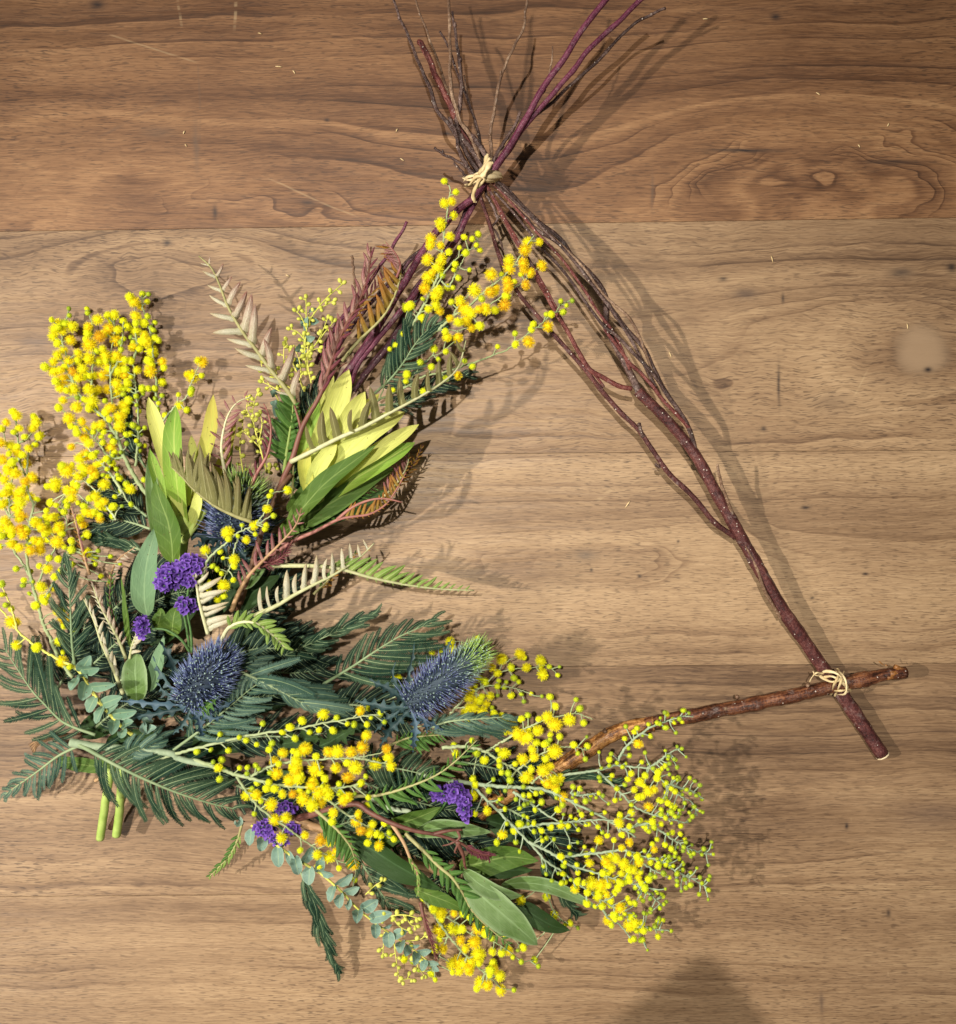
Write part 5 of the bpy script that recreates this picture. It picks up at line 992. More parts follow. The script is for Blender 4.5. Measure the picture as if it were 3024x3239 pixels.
grevillea('dark red branching stem with a pink frond beside the bundle', T(3, [(690, 1640, 50), (740, 1500, 55), (790, 1390, 58), (850, 1200, 60), (960, 1000, 60), (1050, 720, 57), (1120, 580, 54), (1190, 450, 51), (1240, 280, 47), (1250, 150, 44)]),
          L=(10, 75, 50), R_=(0, 55, 32), n=15, ang=(36, 28), mat='grev_pink', mat2='grev_red', stalk='red_stem', r=9, seed=3, elev=(5, 30), start=.42,
          extra=[(T(3, [(800, 1370, 58), (835, 1240, 58), (830, 1180, 57), (800, 1080, 56)]), 7), (T(3, [(900, 1110, 60), (970, 1000, 58), (1050, 870, 55), (1110, 830, 53)]), 4), (T(3, [(1150, 550, 52), (1220, 400, 48), (1300, 250, 44)]), 4), (T(3, [(790, 1400, 58), (850, 1370, 60), (880, 1330, 61)]), 5)])
grevillea('curled orange frond behind the pink frond', T(3, [(1080, 820, 44), (1180, 700, 46), (1320, 560, 47), (1395, 420, 47), (1425, 290, 46), (1400, 200, 44), (1330, 122, 42)]),
          L=(50, 85, 40), R_=(0, 0, 0), n=14, ang=(60, 62), mat='grev_orange', stalk='olive_stem', r=5, seed=4, elev=(5, 30), start=.18)
grevillea('pink feathered tip hanging from the curled orange frond', T(3, [(1400, 330, 50), (1422, 260, 50), (1395, 190, 48), (1335, 122, 46)]), L=(48, 44, 14), n=12, ang=(75, 60), mat='grev_pink', stalk='pink_stem', r=4, seed=41, wd=.09)
grevillea('reddish frond in the middle of the dark red stems', T(3, [(1000, 760, 40), (1080, 640, 42), (1180, 500, 42), (1290, 380, 41), (1350, 280, 40)]), L=(35, 45, 25), R_=(30, 40, 20), n=14, ang=(45, 35), mat='grev_red', mat2='grev_orange', stalk='red_stem', r=4, seed=42)
grevillea('drooping reddish frond between the two pale proteas', T(3, [(395, 1490, 56), (372, 1340, 59), (388, 1210, 60), (420, 1120, 59), (470, 1060, 57), (545, 1030, 54)]), L=(42, 40, 30), R_=(55, 58, 16), n=9, ang=(58, 50), mat='grev_pink', mat2='grev_pink', stalk='pale_rib', r=5, seed=5, start=.05)
grevillea('dark red curved frond between the two pale proteas', T(3, [(535, 1610, 62), (570, 1500, 65), (640, 1370, 67), (662, 1250, 67), (650, 1140, 65), (620, 1070, 62)]), L=(38, 44, 16), R_=(0, 14, 6), n=11, ang=(52, 40), mat='grev_red', stalk='pink_stem', r=6, seed=6)
grevillea('wide olive wing shaped frond lying over the left pale protea', T(3, [(550, 1765, 74), (450, 1728, 76), (330, 1668, 77), (210, 1575, 76), (140, 1500, 74), (75, 1440, 72)]),
          L=(0, 0, 0), R_=(100, 150, 45), n=26, ang=(76, 40), mat='grev_olive', stalk='olive_stem', r=6, seed=7, elev=(-12, 20), wd=.072, start=.03)
grevillea('pink red comb frond rising beside the centre mimosa', T(4, [(560, 730, 58), (600, 630, 64), (655, 540, 68), (740, 450, 71), (830, 360, 72), (905, 270, 71), (935, 180, 69)]), L=(58, 62, 22), R_=(0, 25, 22), n=12, ang=(58, 45), mat='grev_pink', mat2='grev_pink', stalk='tan_stem', r=7, seed=8, start=.22)
grevillea('dark red feathery tip beside the pink comb', T(4, [(700, 500, 62), (780, 470, 64), (840, 430, 64), (880, 370, 62)]), L=(25, 30, 12), R_=(25, 30, 12), n=12, ang=(50, 40), mat='grev_red', stalk='pink_stem', r=4, seed=81)
grevillea('cream comb frond with upright lobes in the centre', T(4, [(685, 755, 58), (800, 702, 63), (900, 642, 66), (1000, 590, 67), (1100, 540, 66), (1180, 490, 63), (1250, 440, 60), (1322, 368, 56)]), L=(85, 92, 30), R_=(0, 0, 14), n=13, ang=(62, 55), mat='grev_cream', mat2='grev_orange', stalk='pale_rib', r=7, seed=9, elev=(5, 25), wd=.10, start=.03)
grevillea('long slender green comb frond pointing right over bare wood', T(4, [(760, 488, 56), (900, 488, 60), (1050, 492, 62), (1160, 510, 62), (1300, 550, 60), (1450, 582, 56), (1600, 605, 51), (1720, 615, 46), (1856, 620, 42)]), L=(50, 80, 18), R_=(0, 14, 8), n=17, ang=(60, 40), mat='grev_lime', stalk='pale_rib', r=7, seed=10, elev=(0, 25), wd=.11, start=.3)
grevillea('pink stemmed frond curving at the right edge of the bouquet', T(4, [(700, 480, 46), (890, 358, 50), (1000, 308, 53), (1130, 242, 55), (1220, 225, 55), (1300, 212, 54), (1385, 160, 52), (1445, 75, 50), (1492, -10, 47)]),
          L=(10, 50, 44), R_=(0, 12, 12), n=15, ang=(70, 55), mat='grev_orange', mat2='grev_orange', stalk='pink_stem', r=7, seed=11, start=.55, extra=[(T(4, [(1125, 242, 55), (1200, 180, 57), (1290, 140, 58), (1380, 130, 57), (1472, 150, 55)]), 5.5)])
grevillea('green comb frond in shade under the pink stemmed frond', T(4, [(880, 340, 40), (980, 270, 42), (1100, 190, 43), (1220, 130, 43), (1340, 60, 41)]), L=(65, 70, 30), R_=(45, 50, 20), n=16, ang=(60, 50), mat='grev_green', stalk='olive_stem', r=5, seed=111, wd=.12)
grevillea('cream striped frond beside the purple statice', T(4, [(435, 850, 64), (412, 770, 69), (388, 680, 72), (372, 590, 73), (340, 530, 72), (275, 500, 70)]), L=(0, 0, 12), R_=(90, 90, 16), n=11, ang=(78, 66), mat='grev_cream', mat2='grev_cream', stalk='pale_rib', r=6, seed=12, elev=(-4, 8), start=.05, wd=.10)
grevillea('curved green grevillea frond above the nearer sea holly', T(4, [(505, 890, 66), (545, 820, 71), (620, 788, 74), (700, 800, 74), (770, 850, 71), (815, 890, 67), (855, 935, 62)]), L=(50, 55, 35), R_=(35, 40, 30), n=12, ang=(48, 36), mat='grev_lime', mat2='grev_lime', stalk='pale_rib', r=6, seed=13, wd=.14, start=.2)
grevillea('pale comb frond leaning left at the lower left', T(5, [(645, 985, 46), (592, 850, 50), (532, 720, 53), (492, 600, 53), (440, 490, 51)]), L=(0, 0, 0), R_=(50, 58, 24), n=11, ang=(42, 34), mat='grev_cream', mat2='grev_cream', stalk='pale_rib', r=6, seed=14, start=.15)
grevillea('second pale comb frond just right of the leaning one', T(5, [(660, 800, 44), (620, 700, 48), (560, 590, 50), (515, 500, 49), (480, 400, 47)]), L=(20, 28, 12), R_=(36, 46, 24), n=12, ang=(42, 34), mat='grev_cream', mat2='grev_silver', stalk='pale_rib', r=5, seed=15)
grevillea('short pale frond below the left statice head', T(5, [(680, 800, 50), (690, 740, 53), (715, 670, 54), (745, 600, 52)]), L=(10, 10, 6), R_=(52, 50, 20), n=9, ang=(55, 45), mat='grev_cream', mat2='grev_cream', stalk='pale_rib', r=4, seed=16)
grevillea('brown stemmed frond beside the narrow dark leaf', T(5, [(665, 830, 42), (640, 720, 45), (600, 600, 47), (575, 480, 47), (590, 340, 45)]), L=(20, 25, 18), R_=(20, 25, 18), n=8, ang=(35, 30), mat='grev_green', stalk='brown_stem', r=5, seed=17, start=.45)
grevillea('small pink white frond tip on the wood at left', T(5, [(560, 420, 22), (585, 350, 26), (620, 280, 29), (710, 215, 30)]), L=(10, 10, 5), R_=(42, 46, 12), n=9, ang=(62, 50), mat='grev_pink', mat2='grev_silver', stalk='tan_stem', r=4, seed=18)
grevillea('thin reddish frond among the left mimosa balls', T(5, [(470, 360, 28), (430, 230, 32), (405, 120, 34), (370, 0, 34)]), L=(20, 22, 10), R_=(30, 34, 12), n=12, ang=(38, 30), mat='grev_orange', mat2='grev_pink', stalk='tan_stem', r=4, seed=19)
grevillea('green saw toothed frond running down to the bottom', T(6, [(1150, 905, 48), (1240, 990, 51), (1330, 1080, 53), (1400, 1140, 54), (1460, 1230, 53), (1510, 1320, 50), (1600, 1410, 45), (1720, 1510, 38)]), L=(42, 52, 20), R_=(42, 50, 20), n=18, ang=(55, 42), mat='grev_green', stalk='olive_stem', r=6, seed=20, wd=.16, elev=(0, 30))
grevillea('green toothed frond left of the long glossy leaf', T(6, [(650, 760, 50), (730, 830, 54), (800, 900, 56), (860, 980, 55), (890, 1080, 52)]), L=(30, 36, 18), R_=(62, 70, 30), n=11, ang=(62, 50), mat='grev_green', stalk='olive_stem', r=6, seed=21, wd=.13)
grevillea('fresh green toothed frond crossing above the lower statice', T(6, [(880, 705, 54), (1000, 702, 58), (1150, 662, 61), (1300, 602, 63), (1400, 535, 63), (1470, 470, 61), (1535, 405, 58)]), L=(30, 45, 20), R_=(75, 78, 22), n=16, ang=(58, 42), mat='grev_green', stalk='olive_stem', r=5, seed=22, wd=.10, start=.08)
grevillea('green needle frond in shade right of the statice', T(6, [(1060, 440, 44), (1150, 400, 46), (1250, 385, 46), (1360, 378, 44)]), L=(30, 30, 12), R_=(60, 62, 25), n=13, ang=(60, 50), mat='grev_green', stalk='olive_stem', r=4, seed=23)
grevillea('dark red curled frond tip at the bottom among the buds', T(6, [(1232, 1270, 40), (1250, 1360, 42), (1275, 1450, 42), (1300, 1520, 40), (1315, 1585, 37)]), L=(24, 28, 12), R_=(8, 10, 6), n=14, ang=(45, 38), mat='grev_red', stalk='red_stem', r=6, seed=24)
grevillea('pink red stem ending in dark curled tips at lower centre', T(6, [(560, 830, 40), (700, 790, 50), (880, 745, 60), (960, 792, 63), (1080, 850, 65), (1200, 890, 65), (1320, 912, 63), (1430, 948, 60), (1520, 1000, 55), (1610, 1030, 50)]), L=(0, 0, 28), R_=(0, 0, 24), n=40, ang=(40, 40), mat='grev_red', stalk='red_stem', r=11, seed=25, start=.86,
          extra=[(T(6, [(1300, 908, 63), (1380, 890, 63), (1455, 885, 61)]), 7), (T(6, [(1425, 945, 60), (1460, 1020, 57), (1470, 1080, 53), (1500, 1130, 48)]), 7), (T(6, [(1440, 950, 60), (1415, 1000, 59), (1425, 1010, 58)]), 5), (T(6, [(1430, 890, 61), (1440, 930, 61), (1390, 960, 60), (1350, 970, 58)]), 5)])
grevillea('thin green tipped shoot hanging below the red stem', T(6, [(1080, 855, 60), (1140, 950, 61), (1180, 1045, 60), (1215, 1120, 57), (1222, 1240, 52)]), L=(18, 26, 20), R_=(18, 26, 20), n=7, ang=(18, 14), mat='grev_lime', stalk='tan_stem', r=6, seed=26, start=.4, wd=.12)
grevillea('small bright green frond pointing to the lower left corner', T(6, [(280, 850, 36), (255, 940, 33), (215, 1020, 28), (165, 1075, 24), (95, 1145, 18)]), L=(24, 30, 14), R_=(28, 30, 14), n=10, ang=(40, 26), mat='grev_lime', mat2='grev_green', stalk='olive_stem', r=4, seed=27, wd=.17)
grevillea('green comb frond behind the red stems and right protea', T(3, [(740, 1480, 44), (752, 1380, 47), (775, 1230, 49), (790, 1120, 49), (790, 1030, 47)]), L=(62, 82, 40), R_=(40, 50, 20), n=12, ang=(62, 55), mat='grev_green', stalk='grev_lime', r=6, seed=28, wd=.15)
grevillea('olive frond stem dividing the two pale proteas', T(3, [(780, 1700, 40), (790, 1550, 50), (795, 1440, 55), (810, 1330, 56)]), L=(20, 20, 12), R_=(22, 22, 12), n=6, ang=(40, 30), mat='grev_green', stalk='olive_stem', r=5, seed=29)
grevillea('orange red frond tip in the shadow of the right protea', T(3, [(1300, 1640, 40), (1400, 1540, 42), (1460, 1440, 42), (1475, 1350, 40)]), L=(42, 48, 20), R_=(15, 20, 10), n=12, ang=(60, 50), mat='grev_pink', mat2='grev_orange', stalk='pale_rib', r=4, seed=30)
grevillea('thin rusty frond at the far right of the right protea', T(3, [(1380, 1600, 26), (1460, 1480, 30), (1520, 1390, 32), (1555, 1310, 32)]), L=(24, 28, 12), R_=(24, 28, 12), n=10, ang=(50, 40), mat='grev_orange', stalk='red_stem', r=3, seed=31)
grevillea('green tipped orange frond behind the centre comb', T(4, [(1000, 640, 40), (1080, 560, 43), (1150, 480, 44), (1240, 410, 43)]), L=(35, 35, 15), R_=(30, 30, 15), n=10, ang=(50, 40), mat='grev_green', mat2='grev_orange', stalk='olive_stem', r=4, seed=32, wd=.13)

# ------------------------------------------------------------------ pale proteas (leucadendron)
def protea(label, base, leaves, seed=0):
    root = thing('protea_flower', label, 'flower', W(*base), 'pale proteas of the wreath')
    for i, (pts, wd, mt, roll) in enumerate(leaves):
        leaf(None, pts, wd*.82, mt, parent=root, part='bract', cup=.4, fold=.05, roll=roll, seed=seed+i, ripple=.03,
             shape=lambda u: (.42 + .58*math.sin(math.pi*min(1, .12 + u*.78))**.7) if u < .78 else max(.02, (.42 + .58*math.sin(math.pi*min(1, .12 + u*.78))**.7)*max(0, 1-((u-.78)/.22)**2)**.8))
    mb = MB(); a = W(*base); P = [a + Vector((0, 0, -.012)), a + Vector((0, 0, .004)), a + Vector((0, 0, .012))]
    mb.tube(P, [.006, .008, .003], 10); obj('receptacle', mb.mesh('receptacle', M['cut_stem']), root)
    return root
def Z(c, *pts): return T(c, list(pts))
B2 = (1200, 1790)
protea('pale yellow green protea on the left with four tall bracts', T(2, [(1205, 1760, 46)])[0], [
    (Z(2, (1195, 1780, 42), (1140, 1500, 52), (1060, 1250, 58), (1005, 1070, 58), (968, 940, 54)), 62, 'leuca_pale', -12),
    (Z(2, (1190, 1800, 50), (1160, 1560, 62), (1140, 1350, 67), (1135, 1180, 67), (1148, 1000, 63)), 80, 'leuca_green', 6),
    (Z(2, (1225, 1780, 46), (1290, 1500, 54), (1345, 1300, 58), (1385, 1120, 58), (1392, 925, 54)), 66, 'leuca_olive', 14),
    (Z(2, (1215, 1640, 52), (1240, 1450, 57), (1260, 1310, 58), (1248, 1190, 56)), 40, 'leuca_pale', 0),
    (Z(2, (1240, 1780, 38), (1390, 1500, 44), (1490, 1280, 46), (1540, 1090, 44)), 44, 'leuca_olive', 20),
    (Z(2, (1180, 1830, 34), (1080, 1620, 38), (1010, 1420, 40), (975, 1280, 38)), 46, 'leuca_green', -25),
    (Z(2, (1240, 1780, 34), (1330, 1560, 38), (1430, 1420, 40), (1500, 1300, 38)), 42, 'leuca_green', 25),
    (Z(2, (1215, 1830, 46), (1185, 1720, 55), (1150, 1600, 60), (1110, 1500, 62)), 44, 'leuca_pale', -5),
    (Z(2, (1215, 1830, 46), (1260, 1740, 55), (1290, 1640, 60), (1300, 1540, 62)), 46, 'leuca_pale', 8),
])
protea('pale yellow protea opening right of the red stems', T(3, [(930, 1600, 46)])[0], [
    (Z(3, (900, 1600, 42), (950, 1350, 52), (1030, 1130, 57), (1120, 870, 52)), 92, 'leuca_pale', -8),
    (Z(3, (925, 1600, 46), (1010, 1400, 56), (1110, 1200, 62), (1215, 1000, 58)), 84, 'leuca_pale', -4),
    (Z(3, (930, 1605, 48), (1060, 1420, 59), (1200, 1280, 64), (1320, 1190, 62), (1450, 1120, 56)), 82, 'leuca_pale', 6),
    (Z(3, (950, 1610, 44), (1120, 1460, 54), (1280, 1360, 58), (1400, 1280, 57), (1532, 1192, 52)), 62, 'leuca_pale', 12),
    (Z(3, (950, 1640, 42), (1110, 1540, 50), (1260, 1450, 53), (1390, 1370, 53), (1508, 1298, 50)), 70, 'leuca_green', 10),
    (Z(3, (880, 1600, 38), (860, 1400, 46), (890, 1200, 50), (940, 1040, 48)), 60, 'leuca_green', -15),
    (Z(3, (905, 1590, 36), (930, 1300, 42), (960, 1100, 44), (1030, 890, 42)), 58, 'leuca_pale', -18),
    (Z(3, (900, 1600, 50), (930, 1480, 60), (980, 1390, 65), (1050, 1310, 66)), 62, 'leuca_pale', 0),
    (Z(3, (895, 1610, 52), (870, 1500, 58), (860, 1420, 61), (880, 1330, 62)), 52, 'leuca_olive', -8),
    (Z(3, (940, 1560, 40), (1000, 1300, 46), (1050, 1180, 50), (1060, 1040, 50)), 46, 'leuca_green', -6),
    (Z(3, (950, 1560, 38), (1080, 1300, 46), (1180, 1150, 50), (1300, 1010, 48)), 60, 'leuca_olive', 0),
])

# ------------------------------------------------------------------ sea hollies
g = G('thistle_spine'); u, v, _ = g.sep(g.co('UV')); n = g.noise(g.co('Object'), 300, 2)
blue = g.ramp(v, [(0, (.03, .045, .09)), (.5, (.10, .12, .27)), (1, (.30, .35, .54))])
green = g.ramp(v, [(0, (.10, .18, .05)), (.5, (.32, .48, .10)), (1, (.56, .70, .22))])
M['thistle_spine'] = g.done(g.mix(g.mr(u + (n-.5)*.4, .60, .92), blue, green), .5, .4, .1)
g = G('thistle_spine_blue'); u, v, _ = g.sep(g.co('UV'))
M['thistle_spine_blue'] = g.done(g.ramp(v, [(0, (.025, .04, .085)), (.5, (.085, .105, .25)), (1, (.30, .38, .58))]), .5, .4, .1)
def holly(label, base, tip, R0, bracts, mat='thistle_spine_blue', n=620, seed=0, spl=.42):
    """sea holly head: egg core, beads, spines, leafy spiny bracts"""
    Rn = random.Random(seed); a = W(*base); b = W(*tip); ax = (b-a); L = ax.length; ax.normalize()
    x = ax.orthogonal().normalized(); y = ax.cross(x); r = R0/S
    prof = lambda s: r*(.30 + .70*math.sin(math.pi*min(1, .16 + s*.80))**.8)
    root = thing('sea_holly', label, 'flower', a.copy(), 'sea hollies of the wreath')
    mb = MB(); mb.tube([a + ax*L*s for s in [i/12 for i in range(13)]], [prof(i/12)*.86*(1 if i < 12 else .3) for i in range(13)], 14)
    head = obj('flower_head', mb.mesh('flower_head', M['thistle_core']), root)
    sp = MB(); be = MB()
    for i in range(n):
        s = min(1, max(0, (i+.5)/n + Rn.uniform(-.015, .015))); th = i*2.399963 + Rn.uniform(-.25, .25); rad = x*math.cos(th) + y*math.sin(th)
        p = a + ax*L*s + rad*prof(s)*.85
        d = (rad*(1 - .62*s**2) + ax*(.25 + .75*s) + Vector((Rn.uniform(-1, 1), Rn.uniform(-1, 1), Rn.uniform(-1, 1)))*.16).normalized()
        l = r*spl*1.45*Rn.uniform(.5, 1.45)*(1.15 if s < .1 else 1); w_ = .00034
        q = d.orthogonal().normalized(); q2 = d.cross(q); bb = len(sp.v)
        sp.v += [p + q*w_, p - q*w_*.5 + q2*w_*.86, p - q*w_*.5 - q2*w_*.86, p + d*l*.6 + q*w_*.7, p + d*l*.6 - q*w_*.35 + q2*w_*.6, p + d*l*.6 - q*w_*.35 - q2*w_*.6, p + d*l]
        sp.uv += [(s, 0)]*3 + [(s, .6)]*3 + [(s, 1)]
        for k in range(3):
            k2 = (k+1) % 3; sp.f += [(bb+k, bb+k2, bb+3+k2, bb+3+k), (bb+3+k, bb+3+k2, bb+6)]; sp.mi += [0, 0]
        if i % 2 == 0:
            c = p + d*r*Rn.uniform(.15, .45); bb = len(be.v); h = .0006*Rn.uniform(.6, 1.3)
            for e_ in (rad, -rad, ax, -ax, rad.cross(ax), -rad.cross(ax)): be.v.append(c + e_*h)
            be.f += [(bb+i0, bb+i1, bb+i2) for i0, i1, i2 in ((0, 2, 4), (2, 1, 4), (1, 3, 4), (3, 0, 4), (2, 0, 5), (1, 2, 5), (3, 1, 5), (0, 3, 5))]; be.mi += [0]*8
    o = obj('spines', sp.mesh('spines', M[mat]), head); o['kind'] = 'stuff'
    o = obj('florets', be.mesh('florets', M['thistle_floret']), head); o['kind'] = 'stuff'
    for i, (pts, wd, mt) in enumerate(bracts):
        leaf(None, pts, wd*.9, mt, parent=root, part='bract', cup=.2, fold=.5, teeth=6, nu=48, nv=4, ripple=.25, roll=Rn.uniform(-30, 30), seed=seed+i, shape=lambda u: (.22 + .6*math.sin(math.pi*min(1, u*.8+.1)))*(1-u**4) + .01)
    return root
BL, BB = 'thistle_bract', 'thistle_bract_blue'
holly('blue sea holly at the centre left, the nearer of the two in front', T(4, [(345, 1205, 66)])[0], T(4, [(530, 950, 80)])[0], 60, [
    (Z(4, (340, 1230, 62), (200, 1225, 66), (80, 1215, 66), (-60, 1205, 62)), 24, BB), (Z(4, (340, 1240, 60), (220, 1265, 62), (100, 1285, 60), (0, 1295, 56)), 26, BL),
    (Z(4, (320, 1200, 62), (240, 1130, 66), (180, 1050, 66), (140, 970, 62)), 26, BL), (Z(4, (330, 1190, 62), (270, 1080, 68), (220, 960, 70), (175, 880, 66)), 34, BL),
    (Z(4, (350, 1250, 60), (390, 1320, 62), (400, 1380, 60), (420, 1420, 56)), 24, BB), (Z(4, (340, 1250, 60), (300, 1330, 60), (240, 1390, 56)), 22, BL),
    (Z(4, (380, 1240, 66), (430, 1260, 70), (520, 1240, 70), (590, 1200, 66)), 22, BB), (Z(4, (400, 1265, 72), (430, 1240, 78), (460, 1210, 80), (495, 1180, 80)), 34, 'grev_green'),
    (Z(4, (360, 1250, 62), (450, 1300, 64), (530, 1290, 62)), 22, BB), (Z(4, (310, 1220, 60), (230, 1180, 62), (160, 1110, 60)), 28, BL),
], seed=3, n=1000)
holly('blue sea holly with a lime green tip at the right of the bouquet', T(7, [(165, 540, 58)])[0], T(7, [(545, 255, 74)])[0], 50, [
    (Z(7, (160, 550, 54), (60, 470, 57), (-20, 430, 56), (-60, 400, 54)), 28, BL), (Z(7, (150, 560, 54), (40, 560, 56), (-60, 540, 54), (-140, 520, 50)), 30, BL),
    (Z(7, (160, 570, 52), (80, 650, 54), (30, 720, 52), (0, 770, 48)), 30, BL), (Z(7, (170, 580, 52), (190, 660, 54), (180, 740, 52), (175, 800, 48)), 24, BB),
    (Z(7, (180, 590, 52), (270, 640, 54), (340, 680, 52)), 24, BB), (Z(7, (140, 540, 56), (150, 400, 62), (170, 300, 62), (185, 215, 58)), 18, BL),
    (Z(7, (150, 540, 56), (100, 460, 60), (70, 380, 60), (90, 310, 58)), 16, BL), (Z(7, (200, 590, 54), (240, 640, 56), (250, 700, 54)), 20, BB),
    (Z(7, (320, 300, 62), (350, 250, 66), (385, 195, 66)), 16, BL), (Z(7, (130, 560, 54), (20, 640, 54), (-30, 700, 52)), 26, BL),
], mat='thistle_spine', seed=5, n=1000, spl=.48)
holly('shaded blue sea holly behind the wing shaped frond', T(4, [(560, 330, 44)])[0], T(4, [(640, 60, 60)])[0], 66, [
    (Z(4, (560, 330, 40), (430, 240, 48), (340, 200, 50), (255, 190, 48)), 40, BL), (Z(4, (550, 350, 40), (420, 330, 46), (340, 310, 47), (250, 285, 44)), 34, BL),
    (Z(4, (560, 320, 40), (470, 190, 50), (420, 150, 52), (380, 130, 50)), 32, BB), (Z(4, (600, 350, 44), (690, 340, 50), (790, 320, 48)), 26, BB),
    (Z(4, (560, 360, 44), (460, 400, 48), (400, 420, 46)), 30, BL), (Z(4, (580, 360, 44), (620, 430, 48), (650, 490, 46)), 30, BL),
    (Z(4, (540, 340, 38), (440, 360, 42), (350, 390, 42)), 30, BL),
], mat='thistle_spine', seed=9, n=900, spl=.55)

# ------------------------------------------------------------------ purple statice
g = G('statice'); x, y, z_ = g.sep(g.co('Object')); rr_ = g.m('SQRT', x*x + y*y)
sc_ = g.mix(g.mr(rr_ + (g.noise(g.co('Object'), 2.5, 2)-.5)*.5, .25, 1.0), (.035, .012, .13), (.25, .115, .53))
sc_ = g.mix(g.mr(rr_, .26, .12), sc_, (.55, .50, .62))
M['statice'] = g.done(g.mix(g.rand()*.5, sc_, (.085, .032, .26)), .7, .3, .25)
def floret_mesh(seed):
    R = random.Random(seed); mb = MB(); n = 15
    for ring, (rr, zz) in enumerate(((.12, -.9), (.55, -.15), (1.0, .12))):
        for k in range(n):
            a = 2*math.pi*k/n; f = rr*(1 + (.16*math.cos(5*a) if ring == 2 else 0)) + R.uniform(-.05, .05)*ring
            mb.v.append(Vector((f*math.cos(a), f*math.sin(a), zz + (R.uniform(-.5, .5) if ring == 2 else R.uniform(-.06, .06)))))
    for r_ in range(2):
        for k in range(n):
            a = r_*n+k; b = r_*n+(k+1) % n; mb.f.append((a, b, b+n, a+n)); mb.mi.append(0)
    return mb.mesh('floret', M['statice'])
FLO = [floret_mesh(i) for i in range(5)]
def statice(label, crop, blobs, stems, z, size=13, seed=0):
    """blobs: (x, y, rx, ry, count) heads of small papery florets"""
    R = random.Random(seed); k = CROP[crop][2]
    root = thing('statice_sprig', label, 'flower', W(*stems[0][0]), 'purple statice of the wreath')
    mb = MB()
    for st in stems: mb.tube(resample(smooth(st, 6), 14), [4.5/S*(1 - .03*i) for i in range(14)], 6)
    for (x, y, rx, ry, c) in blobs:
        for q in range(c):
            r_ = math.sqrt((q+.5)/c); th = q*2.399963 + seed
            px, py = x + rx*r_*math.cos(th), y + ry*r_*math.sin(th)
            h = z + 7*(1-r_*r_) + R.uniform(-3, 3); p = W(*T(crop, [(px, py, h)])[0])
            d = Vector((math.cos(th)*r_*.8, -math.sin(th)*r_*.8, 1)).normalized() + Vector((R.uniform(-.3, .3), R.uniform(-.3, .3), 0))
            s = size/S*R.uniform(.8, 1.15)
            obj('floret', R.choice(FLO), root, frame(p, d.normalized().orthogonal(), d.normalized(), s, s, s))
            if q % 2 == 0:
                c0 = W(*T(crop, [(x + (px-x)*.5, y + (py-y)*.5 + 25, z-9)])[0]); mb.tube([c0, p - d.normalized()*s*.8], [.0011, .0013], 5)
    obj('stem', mb.mesh('statice_stem', M['statice_green']), root)
statice('largest purple statice cluster at the centre of the left side', 4, [(235, 545, 75, 65, 26), (340, 490, 85, 55, 26), (330, 570, 30, 30, 7), (195, 590, 45, 30, 10)], [T(4, [(340, 940, 40), (310, 760, 56), (270, 600, 70)]), T(4, [(310, 760, 56), (330, 620, 66), (340, 530, 72)])], 72, 10.5, seed=1)
statice('small purple statice head just below the largest cluster', 4, [(315, 700, 55, 42, 16)], [T(4, [(350, 950, 50), (345, 850, 58), (325, 740, 66)])], 68, 10, seed=2)
statice('lone purple statice head left of the nearer sea holly', 4, [(78, 815, 36, 56, 16)], [T(4, [(340, 950, 46), (290, 880, 54), (210, 830, 58), (120, 825, 60)])], 60, 10, seed=3)
statice('purple statice in the shade at the lower centre right', 6, [(1340, 690, 60, 40, 16), (1420, 690, 60, 55, 18), (1470, 770, 34, 70, 14)], [T(6, [(1250, 850, 34), (1330, 790, 40), (1380, 720, 46)])], 48, 10.5, seed=4)
statice('purple statice peeping out under the golden mimosa', 6, [(510, 775, 55, 34, 14), (400, 880, 55, 45, 16), (550, 880, 40, 30, 8), (470, 940, 60, 25, 8)], [T(6, [(520, 900, 34), (470, 860, 38), (430, 840, 42)])], 44, 10, seed=5)

# ------------------------------------------------------------------ grey leaved sprigs
def euca(label, stem, leaves, crop, z, mat='euca', r=5, seed=0, stalk='bud_stem'):
    """leaves: (x0, y0, x1, y1, width) from stem to tip in sketch units"""
    R = random.Random(seed); P = resample(smooth(stem, 8), 40); mb = MB()
    mb.tube(P, [(r*(1-.65*i/39))/S for i in range(40)], 6)
    root = thing('grey_leaf_sprig', label, 'leaf sprig', P[0].copy(), 'grey leaved sprigs of the wreath')
    obj('stem', mb.mesh('sprig_stem', M[stalk]), root)
    k = CROP[crop][2]
    for i, (x0, y0, x1, y1, wd) in enumerate(leaves):
        p0 = W(*T(crop, [(x0, y0, z)])[0]); q = min(P, key=lambda s: (s.xy - p0.xy).length); zz = q.z*1000
        mx, my = (x0+x1)/2, (y0+y1)/2; dz = R.uniform(2, 8)
        leaf(None, T(crop, [(x0, y0, zz), (mx, my, zz + dz), (x1, y1, zz + dz*R.uniform(.6, 1.6))]), wd*k*R.uniform(.85, 1.12), mat, parent=root, cup=.15, fold=.2, roll=R.uniform(-40, 40), nu=12, seed=seed+i,
             shape=lambda u: math.sin(math.pi*min(1, (.04 + u*.95)**.85))**.62)
    return root
